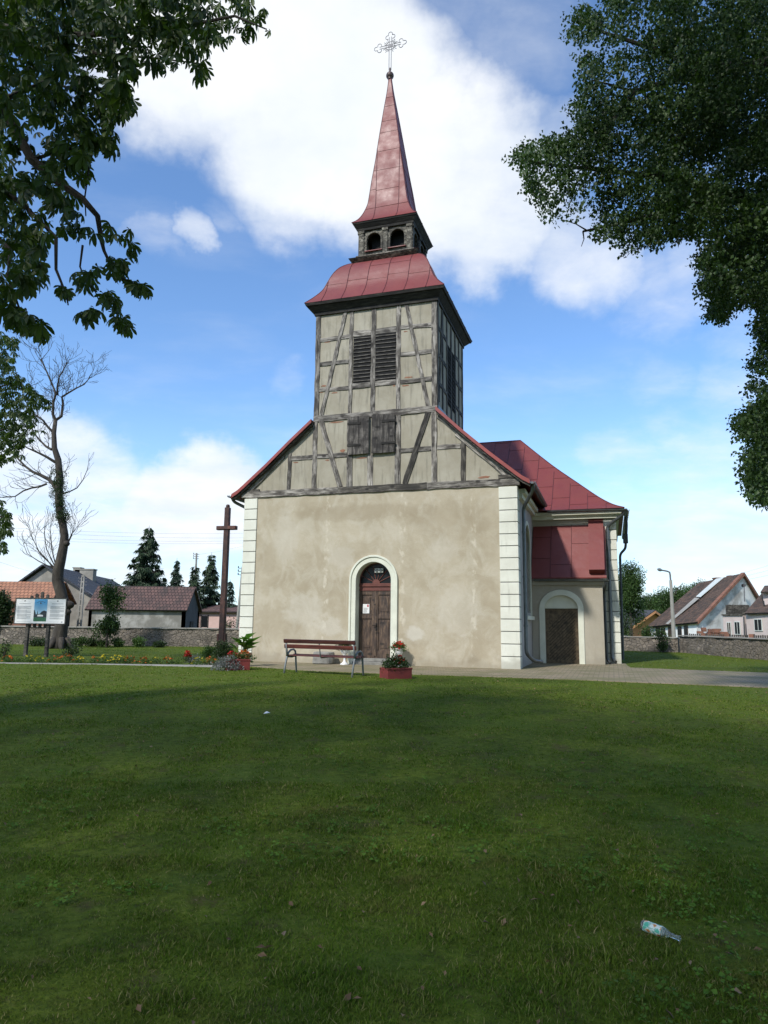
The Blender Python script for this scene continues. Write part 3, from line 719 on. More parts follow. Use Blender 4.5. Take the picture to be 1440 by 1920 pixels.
# nave roof
cs = [(9.16, 5.31), (8.95, 5.43), (8.75, 5.59), (8.0, 6.22), (7.15, 6.99), (6.405, 7.71)]
def slab(mb, pts, v0, v1, th=.05):
    n = len(pts); low = [(a, b_ - th) for a, b_ in pts]
    mb.band(pts, low, v0, v1)
mb = MB(); slab(mb, cs, -.16, 4.05); slab(mb, cs + [(4.39, 9.62)], 4.051, 8.2)
csl = [(8.74 - a, b_) for a, b_ in cs]; csl[-1] = (2.338, 7.63)
slab(mb, csl, -.16, 4.05); slab(mb, csl + [(4.39, 9.62)], 4.051, 8.2)
nroof = part(mb, 'nave_roof', 'roof_red')
mb = MB()
for c_ in (cs, csl):
    for v_ in np.arange(.5, 4.1, .62): mb.tube([(a, v_, b_ + .006) for a, b_ in c_], .012, 5)
mb.build('seams', 'seam_red', nroof)
mb = MB()
for c_ in (cs, csl):
    up_ = [(a, b_ + .025) for a, b_ in c_]; lo_ = [(a, b_ - .10) for a, b_ in c_]
    mb = MB(); mb.band(up_, lo_, -.185, -.162); mb.build('verge_board', 'fascia_red', nroof)
for c_ in (cs, csl):
    up_ = [(a, b_ - .055) for a, b_ in c_]; lo_ = [(a, b_ - .17) for a, b_ in c_]
    mb = MB(); mb.band(up_, lo_, -.13, .02); mb.build('barge_beam', 'timber_dark', nroof)
mb = MB(); mb.box(6.405, 6.43, .1, 4.02, 7.66, 7.86); mb.build('flashing', 'zinc', nroof)
# little wire curls beside the ridge behind the tower
mb = MB()
for bx, by in ((869, 818), (880, 832), (889, 842)):
    p = at(bx, by, 29.5); loc = church.matrix_world.inverted() if False else None
    q = np.array(p) - P0; c_ = (q @ UU, q @ VV, q[2])
    mb.tube([(c_[0] + .07 * math.cos(a), c_[1], c_[2] + .07 * math.sin(a) + .02) for a in np.linspace(-1.4, 4.4, 14)], .008, 5)
    mb.tube([(c_[0], c_[1], c_[2] - .06), (c_[0] - .25, c_[1] + .1, c_[2] - .32)], .009, 5); mb.tube([(c_[0] + .02, c_[1], c_[2] - .05), (c_[0] + .2, c_[1] - .02, c_[2] + .03)], .007, 5)
part(mb, 'wire_finial', 'iron')
# choir roof, hipped, eaves swept out
e0, e1, f0, f1 = .10, 11.78, 4.08, 11.98
pd = dens([(0, 5.09), (.35, 5.26), (.8, 5.60), (1.5, 6.26), (2.5, 7.22), (3.78, 8.58)], 3)
mb = MB(); vs = []; fs = []
for d, z in pd: vs += [(e0 + d, f0 + d, z), (e1 - d, f0 + d, z), (e1 - d, f1 - d, z), (e0 + d, f1 - d, z)]
for i in range(len(pd) - 1):
    for k in range(4): a, b_ = i * 4 + k, i * 4 + (k + 1) % 4; fs.append((a, b_, b_ + 4, a + 4))
e = (len(pd) - 1) * 4; fs += [(3, 2, 1, 0), (e, e + 1, e + 2, e + 3)]
mb.add(vs, fs); croof = part(mb, 'choir_roof', 'roof_red')
mb = MB(); ks = np.arange(5.2, 11.7, .60)
def cz_(d):
    for i in range(len(pd) - 1):
        if pd[i][0] <= d <= pd[i + 1][0]: return pd[i][1] + (d - pd[i][0]) / (pd[i + 1][0] - pd[i][0]) * (pd[i + 1][1] - pd[i][1])
for j, u_ in enumerate(ks):
    dm = min(3.78, e1 - u_)
    pts = [(u_, f0 + d, z + .008) for d, z in pd if d <= dm]
    if len(pts) > 1: mb.tube(pts, .012, 5)
    for d in np.arange(.45 + (.4 if j % 2 else 0), 3.7, .95):
        if d < dm: u2 = min(u_ + .60, e1 - d); mb.tube([(u_, f0 + d, cz_(d) + .005), (u2, f0 + d, cz_(d) + .005)], .008, 4)
for v_ in np.arange(4.8, 11.5, .6):
    dm = min(3.78, v_ - f0, f1 - v_); pts = [(e1 - d, v_, z + .008) for d, z in pd if d <= dm]
    if len(pts) > 1: mb.tube(pts, .012, 5)
mb.tube([(e1 - d, f0 + d, z + .005) for d, z in pd], .016, 6); mb.tube([(e0 + 3.78, f0 + 3.78, 8.59), (e1 - 3.78, f0 + 3.78, 8.59)], .02, 6)
mb.build('seams', 'seam_red', croof)
# gutters and downpipes
def gutter(pts, r=.075):
    mb = MB(); n = 8; P_ = [Vector(p) for p in pts]; d = (P_[-1] - P_[0]).normalized(); s = Vector((0, 0, 1)).cross(d)
    vs = []
    for p in P_:
        for k in range(n + 1): a = math.pi * k / n; vs.append(p + s * math.cos(a) * r - Vector((0, 0, 1)) * math.sin(a) * r)
    for p in P_:
        for k in range(n + 1): a = math.pi * k / n; vs.append(p + s * math.cos(a) * (r - .012) - Vector((0, 0, 1)) * math.sin(a) * (r - .012))
    N = n + 1; m_ = len(P_); fs = []
    for i in range(m_ - 1):
        for k in range(n):
            a = i * N + k; fs.append((a, a + 1, a + N + 1, a + N)); a += m_ * N; fs.append((a, a + N, a + N + 1, a + 1))
    for i in (0, m_ - 1):
        for k in range(n): fs.append((i * N + k, i * N + k + 1, m_ * N + i * N + k + 1, m_ * N + i * N + k))
    mb.add(vs, fs)
    L = (P_[-1] - P_[0]).length
    for x in np.arange(.2, L, .55): q = P_[0] + d * x; mb.tube([q + s * r * 1.02, q - Vector((0, 0, r * 1.04)), q - s * r * 1.02], .012, 4)
    for q in (P_[0], P_[-1]): mb.tube([q - d * .004 - Vector((0, 0, r * .5)), q + d * .004 - Vector((0, 0, r * .5))], r * .5, 8)
    return part(mb, 'gutter', 'zinc')
gutter([(9.235, -.2, 5.27), (9.235, 4.0, 5.25)]); gutter([(-.49, -.2, 5.29), (-.49, 4.0, 5.27)]); gutter([(9.3, 4.0, 5.06), (11.86, 4.0, 5.03)]); gutter([(11.86, 4.05, 5.02), (11.86, 11.9, 5.0)]); gutter([(8.85, 3.36, 2.70), (11.2, 3.36, 2.67)], .06)
def pipe(pts, r=.05, mat='zinc', brackets=()):
    mb = MB(); P_ = [Vector(p) for p in pts]; out = [P_[0]]
    for i in range(1, len(P_) - 1):
        a = P_[i] + (P_[i - 1] - P_[i]).normalized() * min(.12, (P_[i - 1] - P_[i]).length * .45); c_ = P_[i] + (P_[i + 1] - P_[i]).normalized() * min(.12, (P_[i + 1] - P_[i]).length * .45)
        for s in (0, .33, .67, 1): out.append(a.lerp(P_[i], s).lerp(P_[i].lerp(c_, s), s))
    mb.tube(out + [P_[-1]], r, 10)
    for z in brackets:
        q = None
        for i in range(len(P_) - 1):
            if min(P_[i].z, P_[i + 1].z) <= z <= max(P_[i].z, P_[i + 1].z): q = P_[i].lerp(P_[i + 1], (z - P_[i].z) / (P_[i + 1].z - P_[i].z))
        if q: mb.tube([q - Vector((0, 0, .03)), q + Vector((0, 0, .03))], r * 1.22, 10)
    return part(mb, 'downpipe', mat, smooth=False)
pipe([(9.235, .0, 5.25), (9.22, .05, 5.05), (8.90, .46, 4.62), (8.90, .46, .42), (9.05, .8, .22), (9.25, 1.3, .16)], .052, 'zinc', (3.9, 2.6, 1.2))
pipe([(11.78, 4.02, 5.0), (11.76, 4.08, 4.88), (11.22, 4.33, 4.52), (11.22, 4.33, .16), (11.32, 4.2, .07)], .055, 'zinc', (4.1, 2.0, .75))
pipe([(11.1, 3.38, 2.66), (11.1, 3.4, 2.5), (11.04, 3.75, 2.3), (11.06, 3.85, .14), (11.16, 3.75, .06)], .042, 'zinc_dark', (2.0,))
pipe([(11.84, 5.3, 4.98), (11.86, 5.35, 4.7), (11.80, 5.4, 4.0), (11.78, 5.4, 3.85), (11.60, 5.4, 3.68), (11.56, 5.4, .1)], .045, 'zinc_dark', ())
mb = MB(); mb.box(11.72, 11.88, 5.28, 5.5, 4.05, 4.36); part(mb, 'hopper', 'zinc_dark')
pipe([(-.49, .0, 5.25), (-.45, .05, 5.12), (-.08, .5, 4.9), (-.06, .5, .2)], .05, 'zinc', ())

# main doorway
mb = MB()
def ring_of(r, z=0.): return [(DC - r, z)] + arc(DC, DS, r, math.pi, 0, 28) + [(DC + r, z)]
mb.band(ring_of(.70), ring_of(.555), -.045, .06); mb.band(ring_of(.765), ring_of(.702), -.075, .06)
sur = part(mb, 'door_surround', 'trim_paint', bevel=.008)
mb = MB(); mb.band(ring_of(.565), ring_of(.553), .061, .44); part(mb, 'reveal', 'trim_paint')
mb = MB(); mb.box(DC - .62, DC + .62, -.10, .45, 0, .10); mb.box(DC - .56, DC + .56, .02, .45, .10, .19); part(mb, 'doorstep', 'stone_grey', bevel=.012)
mb = MB(); mb.box(DC - .555, DC + .555, .27, .36, 2.20, 2.36); mb.box(DC - .555, DC + .555, .235, .27, 2.33, 2.375); mb.box(DC - .555, DC + .555, .25, .27, 2.20, 2.23); mb.box(DC - .555, DC + .555, .245, .27, 2.375, 2.43)
door = part(mb, 'door', 'oxblood', bevel=.006)
for s in (-1, 1):
    mb = MB(); a, b_ = (DC - .55, DC - .03) if s < 0 else (DC - .025, DC + .55)
    mb.box(a, b_, .30, .34, .19, 2.198); 
    st_ = [(a, a + .10), (b_ - .10, b_)]
    for p, q in st_: mb.box(p, q, .268, .30, .19, 2.195)
    for z0, z1 in ((.19, .42), (1.36, 1.50), (2.08, 2.195)): mb.box(a + .101, b_ - .101, .27, .30, z0, z1)
    for z0, z1 in ((.47, 1.31), (1.55, 2.03)): mb.prism([(a + .16, z0 + .02), (b_ - .16, z0 + .02), (b_ - .16, z1 - .02), (a + .16, z1 - .02)], .284, .30)
    if s > 0: mb.box(a - .03, a + .05, .248, .267, .25, 2.19)
    lf = mb.build('leaf', 'door_wood', door, bevel=.006)
mb = MB(); mb.box(DC + .0, DC + .035, .238, .247, 1.0, 1.24); mb.tube([(DC + .018, .242, 1.17), (DC + .018, .20, 1.17), (DC - .09, .195, 1.16)], .011, 6); mb.tube([(DC - .035, .246, 1.79), (DC - .035, .238, 1.79)], .02, 10)
mb.build('handle', 'timber_black', door)
mb = MB(); mb.prism([(DC - .555, 2.43)] + arc(DC, DS, .555, math.pi, 0, 24) + [(DC + .555, 2.43)], .31, .33); mb.build('fanlight', 'glass_dark', door)
mb = MB(); mb.prism(arc(DC - .01, 2.43, .12, math.pi, 0, 12), .27, .309)
for a in np.linspace(.45, math.pi - .45, 6): mb.tube([(DC + .1 * math.cos(a), .295, 2.43 + .1 * math.sin(a)), (DC + .54 * math.cos(a), .295, 2.45 + .5 * math.sin(a))], .013, 5)
mb.band(ring_of(.555, 2.43), ring_of(.52, 2.43), .285, .31)
mb.build('fan_bars', 'oxblood', door)
mb = MB(); mb.box(4.40, 4.67, .22, .284, 2.745, 2.885)
fl = mb.build('floodlight', 'white_plastic', door, bevel=.012)
mb = MB(); mb.box(4.028, 4.236, .262, .266, 1.52, 1.80); nt_ = mb.build('notice', 'paper', door)
mb = MB(); mb.box(4.165, 4.215, .258, .261, 1.715, 1.785); nb = MB()
for k in range(9): nb.box(4.05, 4.05 + random.uniform(.09, .16), .259, .261, 1.545 + k * .017, 1.551 + k * .017)
mb.build('notice_mark', 'red_mark', door); nb.build('notice_text', 'ink_grey', door)
mb = MB()
for c in (4.475, 4.595): mb.tube([(c, .221, 2.815), (c, .205, 2.815)], .05, 14)
mb.build('lamp_lens', 'lens_glass', door)

# side porch
mb = MB(); PC = 9.695; ell = lambda rx, rz, n=18: [(PC + rx * math.cos(a), 1.76 + rz * math.sin(a)) for a in np.linspace(math.pi, 0, n)]
hole = [(PC - .525, 0)] + ell(.525, .43) + [(PC + .525, 0)]
mb.prism([(8.76, 0), (8.76, 2.72), (11.0, 2.72), (11.0, 0)] + hole[::-1], 3.53, 3.80); mb.box(10.75, 11.0, 3.80, 4.45, 0, 2.72)
mb.prism([(3.82, 2.7), (4.44, 2.7), (4.44, 4.4)], 10.9, 11.0, 'x')
porch = part(mb, 'porch', 'plaster_porch')
mb = MB(); mb.band([(PC - .70, 0)] + ell(.70, .61) + [(PC + .70, 0)], [(PC - .522, 0)] + ell(.522, .427) + [(PC + .522, 0)], 3.49, 3.6); mb.build('door_surround', 'trim_paint', porch, bevel=.008)
mb = MB(); mb.prism([(PC - .525, 1.78)] + ell(.525, .43) + [(PC + .525, 1.78)], 3.62, 3.8); mb.build('tympanum', 'trim_paint', porch)
mb = MB(); mb.box(8.74, 11.04, 3.44, 3.53, 2.52, 2.66); mb.build('cornice', 'plaster_porch', porch)
mb = MB(); mb.box(PC - .523, PC + .523, 3.70, 3.78, .02, 1.778); mb.box(PC - .523, PC + .523, 3.66, 3.70, 1.68, 1.778)
for k in range(11):
    pass
for s in (-1, 1): mb.box(PC + s * .47 - .05, PC + s * .47 + .05, 3.67, 3.70, .02, 1.68)
mb.box(PC - .42, PC + .42, 3.675, 3.70, .02, .12)
pdr = mb.build('door', 'door_brown', porch)
mb = MB()   # diagonal boarding
for k in range(-9, 16):
    x0 = PC - .42 + k * .11; a = (max(x0, PC - .42), .12 + max(0, PC - .42 - x0) * 1.0)
    top = min(1.68, .12 + (PC + .42 - x0)); q = (x0 + (top - .12), top)
    if q[1] > a[1] + .02 and a[0] < PC + .42: mb.tube([(a[0], 3.697, a[1]), (q[0], 3.697, q[1])], .006, 4)
mb.build('door_grooves', 'timber_black', porch)
mb = MB(); mb.hexa([(8.77, 3.36, 2.72), (11.14, 3.36, 2.72), (11.14, 4.46, 4.57), (8.77, 4.46, 4.57)], [(8.77, 3.36, 2.76), (11.14, 3.36, 2.76), (11.14, 4.46, 4.61), (8.77, 4.46, 4.61)])
proof = mb.build('porch_roof', 'roof_red', porch)
mb = MB(); mb.hexa([(10.61, 3.47, 2.86), (11.09, 3.47, 2.86), (11.09, 4.44, 4.62), (10.61, 4.44, 4.62)], [(10.61, 3.22, 2.99), (11.09, 3.22, 2.99), (11.09, 4.44, 4.79), (10.61, 4.44, 4.79)]); mb.build('roof_hatch', 'roof_red', porch)
mb = MB(); sl_ = (4.61 - 2.76) / 1.1
for u_ in (9.38, 10.05): mb.tube([(u_, 3.36, 2.765), (u_, 4.46, 4.615)], .012, 5)
for a, b_, v_ in ((8.77, 9.38, 3.75), (9.38, 10.05, 3.62), (10.05, 10.6, 4.05), (8.77, 9.38, 4.2), (9.38, 10.05, 4.4)): mb.tube([(a, v_, 2.765 + (v_ - 3.36) * sl_), (b_, v_, 2.765 + (v_ - 3.36) * sl_)], .008, 4)
mb.build('seams', 'seam_red', porch)

# ------------------------------------------------------------------ plants: helpers
def leaf_part(name, mat, C, size, T=T_BUSH, parent=None, tilt=(-.5, 1.0), smin=.7, smax=1.3):
    n = len(C); V, F_ = scatter(T[0], T[1], np.asarray(C, float), rotmats(RNG.uniform(0, 6.28, n), RNG.uniform(tilt[0], tilt[1], n), RNG.uniform(-.6, .6, n)), size * RNG.uniform(smin, smax, n))
    return np_mesh(name, V, F_, mat, parent)
def blobs(n, rx, ry, rz, cz, k=7, shell=.55):          # points in lumpy crown
    cs = RNG.normal(0, 1, (k, 3)); cs /= np.linalg.norm(cs, axis=1)[:, None]; cs *= RNG.uniform(.25, .72, (k, 1)); rr = RNG.uniform(.3, .55, k)
    i = RNG.integers(0, k, n); d = RNG.normal(0, 1, (n, 3)); d /= np.linalg.norm(d, axis=1)[:, None]
    p = cs[i] + d * (rr[i] * RNG.uniform(shell, 1.05, n) ** .6)[:, None]
    return p * np.array([rx, ry, rz]) + np.array([0, 0, cz])
def shrub(px, py, Yd, wpx, hpx, label, mat='leaf_bush', n=160, ls=None, name='shrub', group=None, cat='shrub', stems=3, zbase=None):
    b0 = at(px, py, Yd) if zbase is None else zbase
    b0 = Vector((b0.x, b0.y, float(gz(b0.x, b0.y)[0]))); k = Yd / CF; rx, h = wpx * k / 2, hpx * k
    o = empty(name, b0, 0, label, cat, group)
    C = blobs(n, rx, rx, h * .55, h * .58, 6)
    C = C[C[:, 2] > .02]
    leaf_part('foliage', mat, C, ls or max(.035, rx * .13), T_BUSH, o)
    mb = MB()
    for s in range(stems): a = random.uniform(0, 6.28); mb.tube([(0, 0, -.04), (.12 * rx * math.cos(a), .12 * rx * math.sin(a), h * .35), (.5 * rx * math.cos(a), .5 * rx * math.sin(a), h * .8)], [.018 + h * .008, .012 + h * .005, .004], 5)
    mb.build('stem', 'bark', o)
    return o
def limbs_tube(mb, pts, r0, r1, n=8, jit=0):
    m_ = len(pts); mb.tube([Vector(p) + Vector((random.uniform(-jit, jit), random.uniform(-jit, jit), 0)) for p in pts], [r0 + (r1 - r0) * i / (m_ - 1) for i in range(m_)], n)
def tree(px, Yd, zt, wpx, label, mat='leaf_tree', base_z=None, n=900, ls=.16, name='deciduous_tree', trunk=.2, crown0=.25, k=10, group=None, py=1165):
    b0 = at(px, py, Yd); zb = float(gz(b0.x, b0.y)[0]) if base_z is None else base_z
    o = empty(name, (b0.x, b0.y, zb), 0, label, 'tree', group); H = zt - zb; rx = wpx * Yd / CF / 2
    cz0 = H * crown0; C = blobs(n, rx, rx, (H - cz0) / 2 * 1.02, (H + cz0) / 2, k, .35)
    leaf_part('crown', mat, C, ls, T_BUSH, o)
    mb = MB(); limbs_tube(mb, [(0, 0, -.1), (.05, 0, H * .3), (0, .1, H * .75)], trunk, trunk * .35)
    for i in range(6): a = i * 1.05 + random.uniform(-.3, .3); z = H * (.28 + .06 * i); limbs_tube(mb, [(0.03, 0, z), (rx * .35 * math.cos(a), rx * .35 * math.sin(a), z + H * .12), (rx * .7 * math.cos(a), rx * .7 * math.sin(a), z + H * .2)], trunk * .4, .03, 5)
    mb.build('trunk', 'bark', o); return o
def spruce(px, py_top, Yd, wpx, label, mat='needle', base_py=1190, seed=0, dens_=1., ragged=.25):
    r = random.Random(seed); top = at(px, py_top, Yd); b0 = Vector((top.x, top.y, float(gz(top.x, top.y)[0])))
    o = empty('spruce', b0, 0, label, 'tree', 'spruces behind the barn'); H = top.z - b0.z; Rm = wpx * Yd / CF / 2 * 1.35
    C = []; mb = MB(); limbs_tube(mb, [(0, 0, -.1), (0, 0, H * .5), (0, 0, H)], .02 * H, .01, 7)
    z = H * .06
    while z < H * .985:
        f = 1 - z / H; L0 = Rm * (f ** .85) * (1 if f < .85 else .9)
        for j in range(7 if f > .12 else 4):
            a = r.uniform(0, 6.28); L = L0 * r.uniform(1 - ragged * 1.8, 1.12) + .08
            pts = []
            for s in np.linspace(0, 1, 7): pts.append(Vector((L * s * math.cos(a), L * s * math.sin(a), z - L * (.42 * s - .36 * s * s * 1.0) * (1.1 if f > .3 else -.6))))
            limbs_tube(mb, pts[::2] + [pts[-1]] if len(pts[::2]) < 2 else pts[::2], .012 * H * f + .008, .005, 4)
            nn = max(4, int(L * 13 * dens_))
            for q in range(nn):
                s = r.uniform(.12, 1.0); i = min(5, int(s * 6)); p = pts[i].lerp(pts[i + 1], s * 6 - i)
                wv = L * .20 * (1 - s * .6); C.append((p.x - math.sin(a) * r.uniform(-wv, wv), p.y + math.cos(a) * r.uniform(-wv, wv), p.z - r.uniform(0, .06 * H * (.4 + f * .6)) * .6))
        z += H * r.uniform(.020, .036) * (1 if H > 5 else 1.6)
    mb.build('trunk', 'bark_dark', o)
    n = len(C); T = join_t([leaf_quads(1, .10, .5, 0, .1, a, .5) for a in (-.5, 0, .5)])
    C = np.array(C); ya = np.arctan2(C[:, 1], C[:, 0]) + RNG.uniform(-.7, .7, n)
    V, F_ = scatter(T[0], T[1], C, rotmats(ya, RNG.uniform(.1, 1.0, n), RNG.uniform(-.5, .5, n)), RNG.uniform(.6, 1.2, n) * max(.22, H * .045))
    np_mesh('crown', V, F_, mat, o); return o

# ------------------------------------------------------------------ wooden cross
def z0(p): return Vector((p.x, p.y, float(gz(p.x, p.y)[0])))
YC = 26.5; cb = z0(at(415, 1222, YC)); ct = at(427.5, 946, YC)
cr = empty('wooden_cross', cb, R_(-13), 'tall reddish brown wooden cross standing in the flower bed left of the church', 'cross')
H = ct.z - cb.z
mb = MB(); mb.hexa([(-.105, -.1, -.1), (.105, -.1, -.1), (.105, .1, -.1), (-.105, .1, -.1)], [(-.09, -.09, H - .12), (.09, -.09, H - .12), (.09, .09, H - .12), (-.09, .09, H - .12)])
mb.lathe([(.06, H - .119), (.075, H - .10), (.075, H - .05), (.06, H - .01), (.03, H)], n=10); mb.build('upright', 'cross_wood', cr, bevel=.01)
zc = at(425, 990, YC).z - cb.z; mb = MB(); mb.box(-.385, .385, -.125, -.085, zc - .07, zc + .07); mb.box(-.385, .385, -.085, .09, zc - .07, zc + .07) if False else mb.box(-.40, .40, -.084, .085, zc - .075, zc + .075); mb.build('crossbar', 'cross_wood', cr, bevel=.012)
mb = MB(); mb.box(-.17, -.108, -.09, .09, -.1, .78); mb.box(.108, .17, -.09, .09, -.1, .78); mb.build('footing', 'cross_wood', cr, bevel=.01)

# ------------------------------------------------------------------ information board
YB = 24.3; bl, br_ = onground(46, 1230), onground(88, 1232)
mid = (bl + br_) / 2; ang = math.atan2(br_.y - bl.y, br_.x - bl.x)
ib = empty('information_board', mid, -.17, 'white information board with a picture in its middle on two grey wooden legs', 'information board')
kk = 24.2 / CF; zb0, zb1 = 1.10, 1.92; W2 = .93; offx = .09
for lx in (-.385, .385): MBx = MB(); MBx.box(lx - .055, lx + .055, -.05, .05, -.1, 1.85); MBx.build('leg', 'timber_dark', ib, bevel=.008)
mb = MB(); mb.box(offx - W2, offx + W2, -.085, -.055, zb0, zb1); mb.build('panel', 'paper', ib)
mb = MB(); mb.box(offx - W2 - .03, offx + W2 + .03, -.10, -.05, zb1 + .001, zb1 + .035); mb.box(offx - W2 - .03, offx + W2 + .03, -.10, -.05, zb0 - .03, zb0 - .001); mb.box(offx - W2 - .03, offx - W2 - .001, -.10, -.05, zb0, zb1); mb.box(offx + W2 + .001, offx + W2 + .03, -.10, -.05, zb0, zb1); mb.build('frame', 'timber_dark', ib)
for i, (lx, tz) in enumerate(((-.40, 2.03), (-.21, 2.10), (-.01, 2.17), (.19, 2.08))):
    m2 = MB(); m2.prism([(lx - .05, .95), (lx + .05, .95), (lx + .05, tz - .03), (lx, tz), (lx - .05, tz - .03)], -.045, -.02 if False else .0); o = m2.build('picket', 'timber_dark', ib); o.location = (.05, .055, 0)
mb = MB(); tx = MB()
for c in (offx - .60, offx + .62):
    tx.box(c - .21, c + .21, -.089, -.0855, 1.745, 1.762); mb.prism([(c - .035, 1.83), (c + .035, 1.835), (c + .02, 1.865), (c - .02, 1.86)], -.089, -.0855)
    for k in range(24):
        z = 1.67 - k * .0185; 
        if k % 7 == 6: continue
        tx.box(c - .255, c + random.choice((.255, .255, .255, .1)), -.088, -.0855, z, z + .0085)
    tx.box(c - .255, c + .255, -.088, -.0855, 1.148, 1.154); tx.build('text', 'ink_grey', ib); tx = MB()
mb.box(offx + .80, offx + .85, -.089, -.0855, 1.135, 1.165)
mb.build('emblem', 'ink', ib)
m, t, b = new_mat('photo_sky'); co = obco(t); zz = t.sep(co)[2]
t.l.new(t.ramp(t.math('MULTIPLY', t.math('SUBTRACT', zz, 1.15), 1.4), [(.3, (.42, .62, .72)), (.9, (.07, .30, .55))]), b.inputs['Base Color'])
simple('photo_green', (.04, .16, .07), (.02, .09, .045), 20); simple('photo_dark', (.03, .045, .05), (.018, .025, .03), 20)
mb = MB(); mb.box(offx - .235, offx + .245, -.0885, -.0855, 1.165, 1.905); pc = mb.build('picture', 'photo_sky', ib)
mb = MB(); mb.box(offx - .233, offx + .243, -.0905, -.0888, 1.167, 1.29); mb.build('picture_lawn', 'photo_green', ib)
mb = MB(); mb.prism([(offx - .233, 1.292), (offx + .243, 1.292), (offx + .243, 1.50), (offx + .15, 1.53), (offx + .05, 1.49), (offx - .0, 1.42), (offx - .08, 1.41), (offx - .1, 1.53), (offx - .12, 1.41), (offx - .15, 1.40), (offx - .2, 1.53), (offx - .233, 1.55)], -.0915, -.0888); mb.build('picture_church', 'photo_dark', ib)
mb = MB(); mb.prism([(offx - .09, 1.33), (offx + .12, 1.33), (offx + .12, 1.38), (offx + .0, 1.395), (offx - .09, 1.38)], -.093, -.0918); mb.build('picture_wall', 'paper', ib)
mb = MB()
mb.tube([(offx + .17 * math.cos(a), -.0888, 1.75 + .08 * math.sin(a)) for a in np.linspace(.5, 2.64, 12)], .006, 4); mb.prism([(offx - .03, 1.75), (offx + .03, 1.75), (offx + .025, 1.79), (offx, 1.80), (offx - .025, 1.79)], -.0905, -.0888); mb.build('picture_title', 'ink', ib)

# ------------------------------------------------------------------ bench seen from behind
bl, br_ = onground(533, 1262), onground(660.5, 1270.5)
d = (br_ - bl); Lb = math.hypot(d.x, d.y)
bench = empty('park_bench', (bl + br_) / 2, math.atan2(d.y, d.x), 'park bench with dark red slats and grey metal legs, its back towards the lawn', 'bench')
L2 = Lb / 2
def slat(name, y, z, ang=0, w_=.095, th=.035, ext=.06):
    mb = MB(); mb.box(-L2 - ext, L2 + ext, -th / 2, th / 2, -w_ / 2, w_ / 2); o = mb.build(name, 'slat_red', bench, bevel=.008); o.location = (0, y, z); o.rotation_euler = (ang, 0, 0)
slat('back_slat', .02, .78, .16); slat('back_slat', .055, .655, .16)
for y_, z_ in ((.16, .435), (.27, .43), (.38, .43), (.47, .445)): slat('seat_slat', y_, z_, math.pi / 2 - .04, .09, .035)
for s in (-1, 0, 1):
    x = s * L2; mb = MB()
    if s:
        mb.tube([(x, -.02, -.06), (x, .03, .2), (x, .10, .42), (x, .15, .50), (x, .24, .56), (x, .36, .57), (x, .43, .53), (x, .455, .45), (x, .48, .2), (x, .52, -.06)], .024, 8)
        mb.tube([(x + .001, .10, .41), (x + .001, .07, .55), (x + .001, .03, .83)], .026, 8); mb.tube([(x + .001, .09, .40), (x + .001, .30, .39), (x + .001, .47, .41)], .02, 8)
        mb.build('leg_frame', 'bench_steel', bench, smooth=True)
    else:
        mb.tube([(x, .025, .82), (x, .075, .60), (x, .115, .42), (x, .16, .40), (x, .46, .405)], .014, 6); mb.build('bracket', 'bench_steel', bench, smooth=True)

# ------------------------------------------------------------------ planters, vases, flowers
def flowers(o, C, size, mat, name='blossom'):
    n = len(C); T = join_t([leaf_quads(1, .42, .2, 0, .2, a, .62) for a in np.linspace(0, 6.28, 6)[:-1]])
    V, F_ = scatter(T[0], T[1], np.asarray(C, float), rotmats(RNG.uniform(0, 6.28, n), RNG.uniform(-.7, .7, n), RNG.uniform(-.7, .9, n)), size * RNG.uniform(.7, 1.2, n)); return np_mesh(name, V, F_, mat, o)
def dome(n, rx, ry, h, z0_=0, lo=.55):
    a = RNG.uniform(0, 6.28, n); r = np.sqrt(RNG.uniform(0, 1, n)); z = np.sqrt(np.clip(1 - r * r, 0, 1)) * RNG.uniform(lo, 1, n) * h
    return np.stack([r * np.cos(a) * rx, r * np.sin(a) * ry, z + z0_], -1)
def trough(px0, py0, px1, py1, hgt_, dep, label, group):
    a, b_ = onground(px0, py0), onground(px1, py1); d = b_ - a; L = math.hypot(d.x, d.y); o = empty('flower_trough', (a + b_) / 2, math.atan2(d.y, d.x), label, 'flower box', group)
    mb = MB(); w = .03; x = L / 2
    mb.box(-x, x, 0, w, -.03, hgt_); mb.box(-x, x, dep - w, dep, -.03, hgt_); mb.box(-x, -x + w, w, dep - w, -.03, hgt_ - .001); mb.box(x - w, x, w, dep - w, -.03, hgt_ - .001)
    mb.box(-x - .012, x + .012, -.012, w, hgt_ - .035, hgt_ + .004)
    mb.build('box', 'planter_red', o, bevel=.006); mb = MB(); mb.box(-x + w, x - w, w, dep - w, 0, hgt_ - .04); mb.build('soil', 'soil', o)
    return o, L
tr, L = trough(727, 1273, 772.5, 1272.5, .235, .42, 'dark red flower trough with red geraniums on the grass right of the main door', 'red flower troughs')
C = dome(170, .27, .19, .30, .2) + np.array([-.02, .2, 0]); leaf_part('foliage', 'leaf_dark', C, .042, T_BUSH, tr)
flowers(tr, dome(42, .15, .14, .22, .30, .7) + np.array([.06, .2, 0]), .034, 'petal_red')
tl, L = trough(424, 1257, 468.5, 1256.5, .27, .45, 'dark red flower trough overgrown with silver leaves by the church corner', 'red flower troughs')
leaf_part('silver_foliage', 'leaf_silver', dome(230, .36, .28, .36, .02, .3) + np.array([-.28, .02, 0]), .036, T_BUSH, tl)
leaf_part('foliage', 'leaf_bush', dome(80, .34, .2, .22, .22) + np.array([.05, .22, 0]), .04, T_BUSH, tl)
